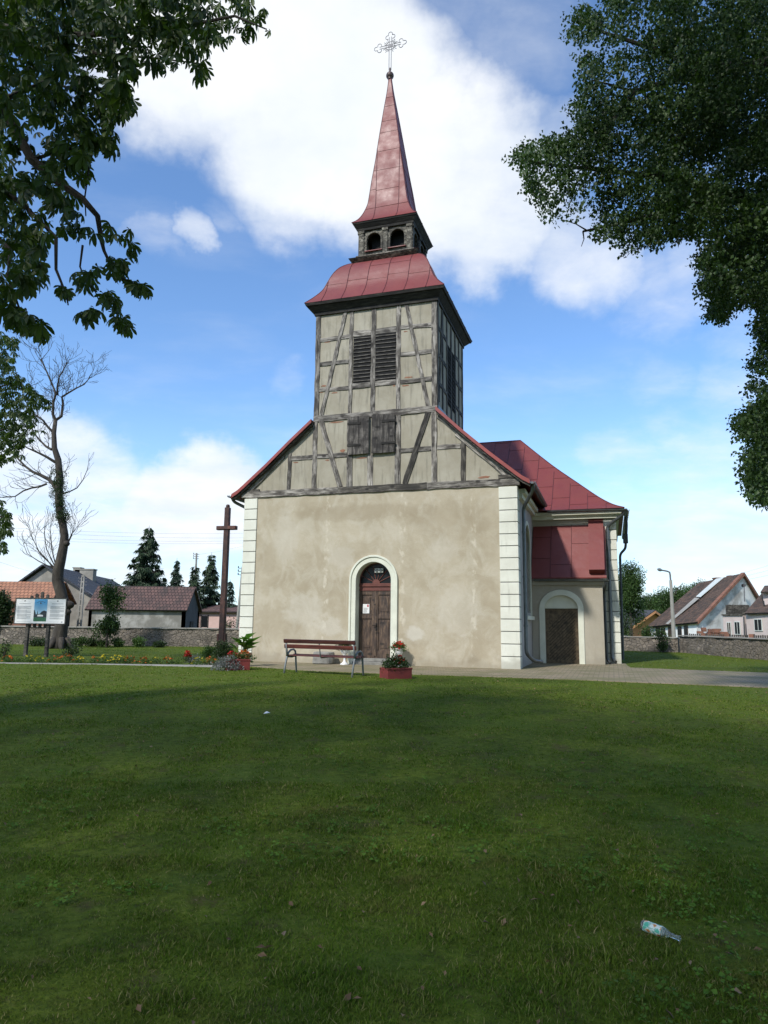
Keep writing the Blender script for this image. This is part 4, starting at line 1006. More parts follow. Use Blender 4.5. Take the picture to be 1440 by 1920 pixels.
flowers(tl, dome(34, .17, .14, .22, .28, .75) + np.array([-.12, .2, 0]), .036, 'petal_red'); flowers(tl, dome(34, .16, .12, .24, .28, .75) + np.array([.16, .2, 0]), .038, 'petal_orange')
def vase(u_, v_, label, mat, kind, sq=1.):
    p = Wd(u_, v_, .012); o = empty('flower_vase', p, 0, label, 'vase', 'white pedestal vases beside the main door')
    mb = MB(); mb.lathe([(.13, 0), (.135, .02), (.07, .06), (.035, .11), (.03, .22), (.05, .26), (.04, .28), (.09, .32), (.125, .40), (.145, .50), (.155, .51), (.14, .515), (.12, .49)], n=20); mb.build('bowl', 'white_vase', o, smooth=True)
    leaf_part('foliage', mat, dome(110, .19, .19, .20, .47), .036, T_BUSH, o)
    if kind == 'red': flowers(o, dome(48, .19, .19, .22, .50, .7), .038, 'petal_red')
    else: flowers(o, dome(14, .16, .16, .17, .50, .8), .03, 'petal_yellow')
    return o
vase(5.36, -.36, 'white pedestal vase of red geraniums right of the main door', 'leaf_bush', 'red'); vase(3.72, -.42, 'white pedestal vase of green foliage left of the main door behind the bench', 'leaf_dark', 'green')
# terracotta pot with canna
pp_ = z0(at(457, 1246, 20.1)); o = empty('plant_pot', pp_ + Vector((0, 0, .016)), 0, 'terracotta pot with big leaved green canna in front of the corner blocks', 'plant pot')
mb = MB(); mb.lathe([(.13, 0), (.14, .02), (.19, .30), (.205, .30), (.205, .36), (.18, .36), (.17, .32)], n=20); mb.build('pot', 'terracotta', o, smooth=False)
TC = leaf_quads(1., .22, .45, 0, .35, 0, .45); n = 22
C = np.stack([RNG.normal(0, .06, n), RNG.normal(0, .06, n), RNG.uniform(.42, .75, n)], -1)
V, F_ = scatter(TC[0], TC[1], C, rotmats(RNG.uniform(0, 6.28, n), RNG.uniform(-1.15, -.45, n), RNG.uniform(-.3, .3, n)), RNG.uniform(.28, .46, n)); np_mesh('leaves', V, F_, 'leaf_canna', o)
mb = MB()
for c in C[:9]: mb.tube([(c[0] * .4, c[1] * .4, .3), (c[0], c[1], c[2])], .012, 5)
mb.build('stem', 'leaf_canna', o)
# rough block leaning at the wall behind the bench
mb = MB(); mb.add([(x * (1 + random.uniform(-.06, .06)), y * (1 + random.uniform(-.1, .1)), z) for z in (0, .18, .36) for x, y in ((-.30, -.17), (-.1, -.21), (.22, -.19), (.31, -.05), (.29, .15), (-.28, .16))], [tuple(range(5, -1, -1)), tuple(range(12, 18))] + [(r_ * 6 + i, r_ * 6 + (i + 1) % 6, (r_ + 1) * 6 + (i + 1) % 6, (r_ + 1) * 6 + i) for r_ in (0, 1) for i in range(6)])
o = mb.build('stone_block', 'stone_grey', None, bevel=.03); o.location = Wd(3.02, -.32, .01); o.rotation_euler = (0, 0, -YAW); tag(o, 'squat grey stone block on the paving behind the bench', 'stone')

# marigolds along the kerb
def bedY(px): return float(np.interp(px, [0, 100, 200, 350, 420], [20.9, 20.75, 20.65, 20.5, 20.8]))
MG = [(13, 'o', 1.0, 'small orange marigold at the far left end of the flower bed'), (36, 'g', .7, 'low leafy plant without bloom between two marigolds left in the bed'), (53, 'y', 1., 'yellow and orange marigold just right of the left leg of the board'), (75, 'y', .9, 'sparse yellow marigold beside the left side of the right board leg'), (100, 'o', 1.1, 'orange marigold right of the right leg of the board'), (124, 'o', 1.5, 'widest bright orange marigold, below the dark rose bush'), (150, 'y', .95, 'compact yellow marigold right of the dark rose bush'), (177, 'r', .9, 'rusty orange marigold left of the big yellow marigolds'), (197, 'y', 1.35, 'left one of the two big yellow marigolds in the bed'), (223, 'y', 1.5, 'right one of the two big yellow marigolds in the bed'), (243, 'o', 1.15, 'orange marigold touching the big yellow marigolds on their right'), (269, 'o', 1.1, 'dull orange marigold in front of the barn'), (292, 'y', 1., 'low yellow marigold between two orange ones near the bed end'), (315, 'o', 1.15, 'orange marigold last in the straight row of the bed'), (333, 'g', .6, 'small bare seedling right of the last orange marigold of the row'),
      (371, 'y', 1.15, 'yellow marigold in the corner bed near the wooden cross'), (392, 'o', 1.1, 'tall orange marigold just left of the foot of the wooden cross'), (401, 'o', .8, 'little orange marigold behind the flower trough')]
for px, k, s, lb in MG:
    Y_ = bedY(px) - (.0 if px < 350 else .25); p = at(px, 1243, Y_); p = Vector((p.x, p.y, float(gz(p.x, p.y)[0])))
    o = empty('marigold', p, 0, lb, 'flower', 'marigolds along the flower bed')
    leaf_part('foliage', 'leaf_bush', dome(int(44 * s), .15 * s, .14 * s, .20 * (.6 + .4 * s), 0, .2), .032, T_BUSH, o)
    if k != 'g': flowers(o, dome(int(10 * s * s) + 4, .15 * s, .13 * s, .23 * (.6 + .4 * s), .02, .7), .034, {'o': 'petal_orange', 'y': 'petal_yellow', 'r': 'petal_orange'}[k])
p = z0(at(351, 1240, 20.7)); o = empty('celosia', p, 0, 'dark red upright flower at the left end of the corner bed', 'flower'); leaf_part('foliage', 'leaf_dark', dome(26, .1, .1, .3), .035, T_BUSH, o); flowers(o, dome(50, .1, .1, .22, .18, .4), .04, 'petal_red')
shrub(364, 1232, 21.6, 20, 12, 'silver leaved low plant among the corner bed flowers', 'leaf_silver', 90, .035, 'silver_plant', cat='plant')
# ------------------------------------------------------------------ shrubs
shrub(132, 1237, 22.5, 30, 30, 'dark stemmed rose bush in the flower bed right of the board', 'leaf_dark', 46, .05, 'rose_bush')
shrub(7, 1240, 22., 24, 34, 'sparse rose bush at the left edge of the flower bed', 'leaf_dark', 46, .05, 'rose_bush')
shrub(418, 1240, 23.2, 44, 30, 'dense green shrub at the foot of the wooden cross', 'leaf_dark', 230, .045)
shrub(392, 1236, 24.2, 26, 20, 'light green shrub behind the corner bed, left of the cross', 'leaf_bush', 120, .045)
for px, py, wv, hv, lb, mt in ((148, 1209, 30, 17, 'rounded light green shrub by the wall just right of the bare tree', 'leaf_bush'), (171, 1210, 22, 14, 'dark low shrub by the wall next to the young ash sapling', 'leaf_dark'), (195, 1210, 22, 12, 'small spindly shrub by the wall below the young ash', 'leaf_bush'), (224, 1209, 30, 14, 'low spreading shrub by the wall below the left part of the barn', 'leaf_bush'), (257, 1211, 26, 17, 'bushy green shrub by the wall in front of the barn middle', 'leaf_bush'), (298, 1211, 22, 11, 'flat green shrub by the wall in front of the rubble patch', 'leaf_dark'), (76, 1206, 44, 16, 'ivy like shrub by the wall seen between the board legs', 'leaf_dark')):
    shrub(px, py, 33.4, wv, hv, lb, mt, 150, .06, group='low shrubs along the left wall')
# young ash by the wall
def sapling(px, py, Yd, wpx, hpx, label, n, mat, ls):
    b0 = z0(at(px, py, Yd)); k = Yd / CF; rx, h = wpx * k / 2, hpx * k; o = empty('young_tree', b0, 0, label, 'tree')
    C = np.concatenate([blobs(n // 2, rx, rx, h * .36, h * .70, 7, .3), blobs(n // 2, rx * .75, rx * .75, h * .26, h * .34, 6, .3)]); leaf_part('crown', mat, C, ls, T_BUSH, o)
    mb = MB(); limbs_tube(mb, [(0, 0, -.1), (.04, 0, h * .5), (0, 0, h * .95)], .05, .01, 6)
    for i in range(8): a = i * 2.4; z = h * (.25 + .08 * i); limbs_tube(mb, [(0, 0, z), (rx * .6 * math.cos(a), rx * .6 * math.sin(a), z + h * .1)], .015, .005, 4)
    mb.build('trunk', 'bark', o); return o
sapling(199, 1212, 33.2, 66, 118, 'leafy young ash tree in front of the old tiled barn', 620, 'leaf_tree', .085)
sapling(1243, 1223, 34.0, 26, 42, 'small sapling on the grass in front of the right stone wall', 120, 'leaf_tree', .07)

# ------------------------------------------------------------------ stone walls
def stonemat(name, c1, c2, c3, mortar, sc=3.2):
    m, t, b = new_mat(name); co = geopos(t)
    p = t.scalev(co, (1, 1, 1.35)); wv = t.new('ShaderNodeTexNoise', i_Scale=2.5, i_Detail=3.0); t.set(wv.inputs['Vector'], p)
    p2 = t.vmath('ADD', p, t.vmath('SCALE', t.vmath('SUBTRACT', wv.outputs['Color'], (.5, .5, .5)), .35))
    v1 = t.new('ShaderNodeTexVoronoi', i_Scale=sc); t.l.new(p2, v1.inputs['Vector'])
    v2 = t.new('ShaderNodeTexVoronoi', feature='DISTANCE_TO_EDGE', i_Scale=sc); t.l.new(p2, v2.inputs['Vector'])
    c = t.ramp(t.sep(v1.outputs['Color'])[0], [(0, c3), (.5, c2), (1, c1)])
    c = t.mix(t.step(t.noise(co, 9, 5), .35, .75, 0, .5), c, c3)
    c = t.mix(t.step(v2.outputs[0], .09, .02), c, mortar)
    pat = t.step(t.noise(co, .45, 4, .6), .40, .56); c = t.mix(t.math('MULTIPLY', pat, .85), c, t.mix(t.noise(co, 5, 5), mortar, c2))
    t.l.new(c, b.inputs['Base Color']); b.inputs['Roughness'].default_value = .95; bump(t, b, t.math('MINIMUM', v2.outputs[0], .12), 1., .3)
stonemat('fieldstone', (.32, .27, .21), (.19, .16, .125), (.09, .078, .065), (.16, .14, .115), 5.)
def stone_wall(p, q, h, th, label, name='stone_wall'):
    d = q - p; L = math.hypot(d.x, d.y); o = empty(name, p, math.atan2(d.y, d.x), label, 'wall'); n = int(L / .35); vs = []; fs = []
    ring_ = [(0, -.25), (0, h * .3), (.015, h * .65), (.03, h), (th - .03, h), (th, h * .5), (th, -.25)]
    for i in range(n + 1):
        x = L * i / n
        for k, (y, z) in enumerate(ring_): vs.append((x, y + random.uniform(-.035, .035), z + (random.uniform(-.025, .025) if z > 0 else 0)))
    m_ = len(ring_)
    for i in range(n):
        for k in range(m_): a, b_ = i * m_ + k, i * m_ + (k + 1) % m_; fs.append((a, b_, b_ + m_, a + m_))
    fs += [tuple(range(m_)), tuple(range(n * m_ + m_ - 1, n * m_ - 1, -1))]
    MB().add(vs, fs).build('masonry', 'fieldstone', o)
    mb = MB(); n2 = int(L / 1.1)
    for i in range(n2): mb.box(L * i / n2 + .006, L * (i + 1) / n2 - .006, -.03 + random.uniform(-.015, .015), th + .03, h + .012, h + .06 + random.uniform(-.012, .012))
    mb.build('coping', 'concrete', o); return o
a, b_ = z0(at(-260, 1205, 36)), z0(at(560, 1212, 34.6)); stone_wall(a, b_, .84, .4, 'long low fieldstone wall behind the left lawn')
c0 = z0(at(1272, 1226, 34.2)); stone_wall(z0(at(1085, 1222, 37.2)), c0, .66, .38, 'low fieldstone wall running behind the transept to the far right corner')
stone_wall(c0 + Vector((.05, -.05, 0)), z0(at(1560, 1248, 23.6)), .76, .4, 'rough fieldstone wall coming forward along the right lawn')

# ------------------------------------------------------------------ houses
def tilemat(name, c1, c2, c3, row=.3, col=.22):
    m, t, b = new_mat(name); uvm = t.new('ShaderNodeUVMap').outputs[0]
    br = t.new('ShaderNodeTexBrick', offset=.5, i_Scale=1.0); t.l.new(uvm, br.inputs['Vector']); br.inputs['Brick Width'].default_value = col; br.inputs['Row Height'].default_value = row; br.inputs['Mortar Size'].default_value = .02; br.inputs['Mortar Smooth'].default_value = .6
    br.inputs['Color1'].default_value = (*c1, 1); br.inputs['Color2'].default_value = (*c2, 1); br.inputs['Mortar'].default_value = (*[x * .35 for x in c3], 1)
    co = geopos(t); c = t.mix(t.step(t.noise(co, 1.3, 6, .7), .42, .7, 0, .8), br.outputs[0], c3)
    c = t.mix(t.step(t.noise(co, 5, 6, .7), .6, .75, 0, .6), c, tuple(min(1, x * 1.9 + .05) for x in c1))
    t.l.new(c, b.inputs['Base Color']); b.inputs['Roughness'].default_value = .9
    _, vy, _ = t.sep(uvm); bump(t, b, t.math('ADD', t.math('FRACT', t.math('DIVIDE', vy, row)), t.math('MULTIPLY', br.outputs['Fac'], -.8)), .9, .06)
tilemat('tiles_brown', (.15, .085, .07), (.10, .06, .052), (.05, .04, .035)); tilemat('tiles_orange', (.40, .19, .11), (.33, .15, .085), (.22, .12, .08), .33, .25)
tilemat('tiles_moss', (.15, .09, .06), (.075, .05, .036), (.032, .027, .02), .3, .2); tilemat('tiles_slate', (.075, .08, .092), (.06, .065, .075), (.05, .052, .06), .4, .5)
def wallmat(name, c1, c2, sc=.9):
    m, t, b = new_mat(name); co = geopos(t); c = t.mix(t.step(t.noise(co, sc, 6, .65, .4), .4, .62), c1, c2); t.l.new(c, b.inputs['Base Color']); b.inputs['Roughness'].default_value = .92; bump(t, b, t.noise(co, 12, 4), .2, .03)
wallmat('wall_grey', (.24, .225, .19), (.34, .32, .27)); wallmat('wall_barn', (.38, .365, .33), (.19, .18, .155), .7); wallmat('wall_white', (.82, .82, .79), (.74, .74, .71)); wallmat('wall_worn', (.74, .73, .70), (.36, .34, .31), .55); wallmat('wall_pink', (.58, .40, .35), (.52, .36, .31)); wallmat('wall_palepink', (.55, .46, .42), (.50, .42, .38)); wallmat('wall_dark', (.065, .066, .07), (.05, .05, .054)); wallmat('wall_brick', (.24, .11, .07), (.15, .075, .05), 3.); wallmat('wall_ochre', (.44, .23, .10), (.38, .19, .085))
def quad_roof(name, mat, pts, parent, th=.10, lift=0):        # pts: eave a, eave b, ridge b, ridge a (world) -> slab with tile UVs
    P_ = [Vector(p) for p in pts]; nrm = (P_[1] - P_[0]).cross(P_[3] - P_[0]).normalized()
    if nrm.z < 0: nrm = -nrm
    off = Vector(parent.location); mb = MB(); mb.hexa([p - off + nrm * lift for p in P_], [p - off + nrm * (th + lift) for p in P_]); o = mb.build(name, mat, parent)
    me = o.data; uvl = me.uv_layers.new(name='UVMap'); ex = (P_[1] - P_[0]).normalized(); ey = (P_[3] - P_[0]); ey = (ey - ex * ey.dot(ex)).normalized()
    for lp in me.loops: q = me.vertices[lp.vertex_index].co + off - P_[0]; uvl.data[lp.index].uv = (q.dot(ex), q.dot(ey))
    return o
def wpoly(name, mat, pts, parent, th=.25, inward=None):         # vertical wall polygon (world), thickened
    P_ = [Vector(p) for p in pts]; nrm = (P_[1] - P_[0]).cross(P_[2] - P_[1]).normalized(); off = Vector(parent.location)
    if inward is not None and nrm.dot(Vector(inward) - P_[0]) < 0: nrm = -nrm
    n = len(P_); vs = [p - off for p in P_] + [p - off + nrm * th for p in P_]
    return MB().add(vs, [tuple(range(n)), tuple(range(2 * n - 1, n - 1, -1))] + [(i, i + n, (i + 1) % n + n, (i + 1) % n) for i in range(n)]).build(name, mat, parent)
def box_on(name, mat, a, b_, z0_, z1_, parent, th=.04, out=.0):  # flat box standing on the wall line a->b (world xy), facing the camera
    d = Vector((b_[0] - a[0], b_[1] - a[1], 0)); nrm = Vector((d.y, -d.x, 0)).normalized()
    if nrm.dot(Vector((CAM[0] - a[0], CAM[1] - a[1], 0))) < 0: nrm = -nrm
    off = Vector(parent.location); q = [Vector((a[0], a[1], 0)) + nrm * (out + th), Vector((b_[0], b_[1], 0)) + nrm * (out + th), Vector((b_[0], b_[1], 0)) + nrm * out, Vector((a[0], a[1], 0)) + nrm * out]
    return MB().hexa([p - off + Vector((0, 0, z0_)) for p in q], [p - off + Vector((0, 0, z1_)) for p in q]).build(name, mat, parent)
def gable_house(name, e0_, e1_, wdt, ridge_h, zb, label, cat, wall, roof, gwall, over=.25, eave_z=None):
    # e0_, e1_: near eave line ends (world, at eave height); depth direction is away from the camera
    d = (e1_ - e0_); d.z = 0; L = d.length; ex = d.normalized(); ey = Vector((-ex.y, ex.x, 0))
    if ey.y < 0: ey = -ey
    ez = e0_.z; base = Vector((e0_.x, e0_.y, zb)); o = empty(name, base, 0, label, cat)
    A, B = Vector((e0_.x, e0_.y, 0)), Vector((e1_.x, e1_.y, 0)); up = Vector((0, 0, 1)); ctr = (A + B) / 2 + ey * wdt / 2
    f = lambda p, z: p + up * z
    wpoly('wall', wall, [f(A, zb), f(B, zb), f(B, ez), f(A, ez)], o, inward=ctr); wpoly('wall', wall, [f(A + ey * wdt, zb), f(B + ey * wdt, zb), f(B + ey * wdt, ez), f(A + ey * wdt, ez)], o, inward=ctr)
    for p, gm in ((A, gwall[0]), (B, gwall[1])): wpoly('gable_wall', gm, [f(p, zb), f(p, ez), f(p + ey * wdt / 2, ez + ridge_h), f(p + ey * wdt, ez), f(p + ey * wdt, zb)], o, inward=ctr, th=.2)
    k = ridge_h / (wdt / 2); A2, B2 = A - ex * over, B + ex * over
    R1, R2 = f(A2 + ey * wdt / 2, ez + ridge_h), f(B2 + ey * wdt / 2, ez + ridge_h)
    r = quad_roof('roof', roof, [f(A2 - ey * over, ez - over * k), f(B2 - ey * over, ez - over * k), R2, R1], o, lift=.03)
    quad_roof('roof', roof, [f(A2 + ey * (wdt + over), ez - over * k), f(B2 + ey * (wdt + over), ez - over * k), R2 + ey * .002, R1 + ey * .002], o, lift=.03)
    return o, (A, B, ex, ey, ez, k)
def chimney(parent, p, w_, d_, z0_, z1_, mat):
    off = Vector(parent.location); q = Vector(p) - off; mb = MB(); mb.box(q.x - w_ / 2, q.x + w_ / 2, q.y - d_ / 2, q.y + d_ / 2, z0_ - off.z, z1_ - off.z); mb.box(q.x - w_ / 2 - .05, q.x + w_ / 2 + .05, q.y - d_ / 2 - .05, q.y + d_ / 2 + .05, z1_ - off.z + .002, z1_ - off.z + .09); return mb.build('chimney', mat, parent)
# old barn with mossy tiles behind the left wall
e0_, e1_ = at(167, 1141, 45.2), at(347, 1141, 45.2); e1_.z = e0_.z
barn, g = gable_house('barn', e0_, e1_, 3.4, 1.42, -.7, 'old barn with brown tiled roof and patchy grey plaster behind the left wall', 'barn', 'wall_barn', 'tiles_brown', ('wall_grey', 'wall_dark'), .18)
A, B, ex, ey, ez, k = g; box_on('door', 'timber_black', (B + ex * .0 + ey * 1.3)[:2], (B + ey * 2.0)[:2], -.7, 1.2, barn, .03, .02)
# tall grey house with slate roof
Yh = 50; ap = at(88, 1062, Yh); lw = at(14, 1110, Yh); rw = at(174, 1116, Yh)
hb = -1.; hs = empty('house', (ap.x, ap.y, hb), 0, 'tall grey plastered house with slate roof and two chimneys behind the bare tree', 'house')
dR = Vector((-2.2, 17.7, 0)); lw.z = min(lw.z, rw.z); 
wpoly('gable_wall', 'wall_grey', [(lw.x, lw.y, hb), (lw.x, lw.y, lw.z), (ap.x, ap.y, ap.z), (rw.x, rw.y, rw.z), (rw.x, rw.y, hb)], hs, .3, inward=ap + dR)
ov = (rw - ap) * .06; fw = Vector((-.15, -.3, 0))
quad_roof('roof', 'tiles_slate', [rw + ov + fw, rw + ov + dR, ap + dR + Vector((0, 0, .05)), ap + fw + Vector((0, 0, .05))], hs); quad_roof('roof', 'tiles_slate', [lw + (lw - ap) * .05 + fw, lw + (lw - ap) * .05 + dR, ap + dR + Vector((0, 0, .05)), ap + fw + Vector((0, 0, .05))], hs)
wpoly('wall', 'wall_grey', [(rw.x, rw.y, hb), (rw.x, rw.y, rw.z - .1), (rw.x + dR.x, rw.y + dR.y, rw.z - .1), (rw.x + dR.x, rw.y + dR.y, hb)], hs, .25, inward=ap)
for px, w_, zt in ((147, .55, 1066), (161, 1.5, 1069)): q = at(px, zt, 58); chimney(hs, q, w_, .7, q.z - 1.6, q.z, 'wall_grey')
# brick house with orange tiles
e0_, e1_ = at(-130, 1124, 44.5), at(92, 1122, 44.5); e1_.z = e0_.z
oh, g = gable_house('brick_house', e0_, e1_, 3.2, 1.15, -1., 'low brick house with orange tiled roof behind the board and bare tree', 'house', 'wall_brick', 'tiles_orange', ('wall_brick', 'wall_brick'), .25)
# pink shed
e0_, e1_ = at(374, 1148, 57), at(500, 1150, 55); e1_.z = e0_.z
ps, g = gable_house('shed', e0_, e1_, 5., .5, -1., 'low salmon pink shed left of the church corner', 'shed', 'wall_pink', 'tiles_brown', ('wall_pink', 'wall_pink'), .3)
A, B, ex, ey, ez, k = g; 
p0 = A + ex * .25; box_on('window', 'glass_dark', p0[:2], (p0 + ex * .55)[:2], .75, 1.62, ps, .02, .0); box_on('window_frame', 'timber_dark', (p0 - ex * .08)[:2], p0[:2], .6, 1.7, ps, .05, .0); box_on('window_frame', 'timber_dark', (p0 + ex * .55)[:2], (p0 + ex * .63)[:2], .6, 1.7, ps, .05, .0)
shrub(432, 1180, 40, 34, 46, 'thorny dark bush behind the wall by the church corner', 'leaf_dark', 70, .07, cat='bush', name='bush')

# right: long whitewashed house with mossy roof
C0 = at(1311, 1164, 56); C1 = at(1219, 1173, 63); C2 = at(1434, 1150, 59.5); apx = at(1392, 1079, 57.6); rf = at(1311, 1096, 64.6)
hb = -1.1; wh = empty('farmhouse', (C0.x, C0.y, hb), 0, 'long whitewashed farmhouse with mossy dark roof and worn gable beyond the right wall', 'house')
e_z = 1.75; c0_, c1_, c2_ = (Vector((p.x, p.y, 0)) for p in (C0, C1, C2)); up = Vector((0, 0, 1))
inn = (c0_ + c1_ + c2_) / 3 + Vector((1, 3, 0))
wpoly('wall', 'wall_white', [c0_ + up * hb, c1_ + up * hb, c1_ + up * (C1.z), c0_ + up * C0.z], wh, .3, inward=inn)
wpoly('gable_wall', 'wall_worn', [c0_ + up * hb, c0_ + up * C0.z, Vector(apx), c2_ + up * C2.z, c2_ + up * hb], wh, .3, inward=inn)
fo = Vector((.05, -.16, 0)); drop = Vector((-.25, -.1, -.22))
quad_roof('roof', 'tiles_moss', [C0 + fo + drop, C1 + drop, rf, apx + fo + up * .05], wh, .16)
rear_e = C2 + (rf - apx); quad_roof('roof', 'tiles_moss', [C2 + fo + Vector((.3, 0, -.3)), rear_e + Vector((.3, 0, -.3)), rf + Vector((.01, 0, 0)), apx + fo + up * .05], wh, .16)
# brick verge along the gable
off = Vector(wh.location); mb = MB()
for pA, pB in ((C0 + fo + drop, apx + fo), (apx + fo, C2 + fo + Vector((.2, 0, -.25)))):
    d0 = fo.normalized() * .08
    mb.hexa([pA - off + d0 + up * -.02, pB - off + d0 + up * -.02, pB - off - d0 * 2 + up * -.04, pA - off - d0 * 2 + up * -.04], [pA - off + d0 + up * .24, pB - off + d0 + up * .24, pB - off - d0 * 3.5 + up * .24, pA - off - d0 * 3.5 + up * .24])
mb.build('verge', 'wall_brick', wh)
# pale repair strip running up the roof
sA, sB = C0.lerp(C1, .60) + drop, apx.lerp(rf, .55); sA2, sB2 = C0.lerp(C1, .53) + drop, apx.lerp(rf, .36)
quad_roof('roof_patch', 'concrete', [sA.lerp(sB, .02), sA2.lerp(sB2, .0), sA2.lerp(sB2, .55), sA.lerp(sB, .58)], wh, .03, .175); quad_roof('roof_patch', 'white_plastic', [sA.lerp(sB, .60), sA2.lerp(sB2, .57), sB2, sB], wh, .03, .18)
for px, py in ((1346, 1083), (1373, 1079)): q = at(px, py, 62); chimney(wh, q, .62, .62, q.z - 1.3, q.z - .1, 'wall_brick')
def win_on(px0, px1, py0, py1, pA, pB, parent, name='window', mat='glass_dark', frame='door_wood', th=.05, arch=False):
    # window on the wall line pA-pB (world xy): pixel box -> wall coordinates
    d = (pB - pA); d.z = 0; L = d.length; d.normalize(); n_ = Vector((d.y, -d.x, 0))
    def hit(x, y):
        r_ = Vector(ray(x, y)); tt = (Vector((pA.x, pA.y, 0)) - Vector((CAM[0], CAM[1], 0))).dot(n_) / r_.dot(n_); q = Vector(CAM) + r_ * tt; return q
    a, b_ = hit(px0, py1), hit(px1, py0); a2 = hit(px1, py1)
    o = box_on(name, frame, a[:2], a2[:2], a.z, b_.z, parent, .05, .01); w_ = .06
    dd = (a2 - a); dd.z = 0; dd.normalize(); wd_ = (a2 - a).length
    nP = 2
    for i in range(nP):
        p = a + dd * (w_ + i * (wd_ - w_) / nP); q = a + dd * ((i + 1) * (wd_ - w_) / nP); ob = box_on('pane', mat, p[:2], q[:2], a.z + w_, b_.z - w_, parent, .02, .055); ob.parent = o
    return o
for x0, x1, y0, y1 in ((1231, 1238, 1177, 1190), (1241, 1248, 1177, 1190), (1272, 1279, 1174, 1194), (1284, 1291, 1173, 1194)): win_on(x0, x1, y0, y1, c0_, c1_, wh)
win_on(1254, 1262, 1175, 1196, c0_, c1_, wh, 'door', 'door_wood')
for x0, x1, y0, y1 in ((1386, 1394, 1124, 1133), (1395, 1403, 1124, 1133), (1348, 1354, 1138, 1149)): win_on(x0, x1, y0, y1, c0_, c2_, wh)
mb = MB(); q = at(1392, 1098, 57.1) - off; mb.tube([q + Vector((0, -.25, 0)), q + Vector((0, -.1, 0))], .14, 14); mb.build('round_vent', 'timber_black', wh)
mb = MB(); q0 = at(1391.5, 1088, 57.1) - off; q1 = at(1392.5, 1128, 57.2) - off; mb.tube([q0 + Vector((0, -.3, 0)), q1 + Vector((0, -.3, 0))], .04, 6); mb.build('flue', 'iron', wh)
# balcony boards
mb = MB(); pa, pb = at(1362, 1154, 55.5) - off, at(1407, 1152, 55.0) - off; zt = at(1380, 1134, 55.3).z - off.z; n = 14
for i in range(n): p = pa.lerp(pb, i / n); q = pa.lerp(pb, (i + .85) / n); mb.hexa([(p.x, p.y, pa.z), (q.x, q.y, pa.z), (q.x, q.y + .06, pa.z), (p.x, p.y + .06, pa.z)], [(p.x, p.y, zt + random.uniform(-.03, .03)), (q.x, q.y, zt), (q.x, q.y + .06, zt), (p.x, p.y + .06, zt)])
mb.build('balcony_rail', 'timber_dark', wh)
# pink house with grey tiled roof
D0 = at(1355, 1157, 52); D1 = at(1393, 1154, 50.2); ph = empty('pink_house', (D1.x, D1.y, -1), 0, 'pale pink house with glazed porch at the right edge beyond the wall', 'house'); off = Vector(ph.location)
E1 = at(1475, 1152, 46.5)
wpoly('porch_wall', 'wall_palepink', [(D0.x, D0.y, -1), (D1.x, D1.y, -1), (D1.x, D1.y, D1.z), (D0.x, D0.y, D1.z)], ph, 1.5, inward=D0 + Vector((1, 3, 0)))
wpoly('wall', 'wall_palepink', [(D1.x + .1, D1.y - .2, -1), (E1.x, E1.y, -1), (E1.x, E1.y, D1.z + .1), (D1.x + .1, D1.y - .2, D1.z + .1)], ph, .3, inward=D1 + Vector((2, 4, 0)))
e_a, e_b = D1 + Vector((-.1, -.5, .05)), E1 + Vector((0, -.4, .05)); r_a = at(1430, 1114, 54); r_b = r_a + (E1 - D1)
quad_roof('roof', 'tiles_moss', [e_a, e_b, r_b, r_a], ph, .12); box_on('porch_roof', 'timber_dark', D0[:2], D1[:2], D1.z + .002, D1.z + .1, ph, 1.6, -1.5)
win_on(1379, 1390, 1165, 1190, D0, D1, ph, 'window', 'glass_dark', 'white_plastic'); win_on(1365, 1373, 1166, 1193, D0, D1, ph, 'door', 'door_wood', 'white_plastic'); win_on(1416, 1431, 1160, 1183, Vector((D1.x + .1, D1.y - .2, 0)), E1, ph, 'window', 'glass_dark', 'white_plastic')
q = at(1438, 1104, 50); wpoly('dormer', 'wall_palepink', [at(1431, 1134, 50), at(1480, 1132, 49), at(1480, 1108, 49), at(1431, 1110, 50)], ph, .6, inward=Vector((q.x, q.y + 5, q.z))); quad_roof('dormer_roof', 'tiles_moss', [at(1426, 1112, 49.7), at(1486, 1110, 48.7), at(1486, 1098, 51), at(1434, 1100, 52)], ph, .08)
mb = MB(); mb.tube([at(1428, 1112, 49.5) - off, at(1429, 1120, 49.5) - off, at(1434, 1140, 49.7) - off], .04, 6); mb.tube([at(1394.5, 1156, 49.8) - off, at(1396, 1192, 49.8) - off], .045, 6); mb.build('downpipe', 'zinc_dark', ph)
# ochre house with dark roof
F0 = at(1196, 1170, 84); F1 = at(1238, 1150, 82); ho = empty('ochre_house', (F0.x, F0.y, -1), 0, 'ochre brick house with dark roof and white chimney right of the church', 'house'); off = Vector(ho.location)
ga, gb, gc = at(1186, 1174, 82), at(1226, 1146, 82), at(1262, 1174, 84)
wpoly('gable_wall', 'wall_ochre', [(ga.x, ga.y, -1), ga, gb, gc, (gc.x, gc.y, -1)], ho, .3, inward=gb + Vector((0, 5, 0)))
bk = Vector((-7.5, 6.5, 0)); quad_roof('roof', 'tiles_slate', [ga + Vector((-.5, -.5, -.3)), ga + bk + Vector((-.5, 0, -.3)), gb + bk, gb + Vector((0, -.5, 0))], ho, .15); quad_roof('roof', 'tiles_slate', [gc + Vector((.4, -.5, -.3)), gc + bk, gb + bk, gb + Vector((0, -.5, 0))], ho, .15)
mb = MB()
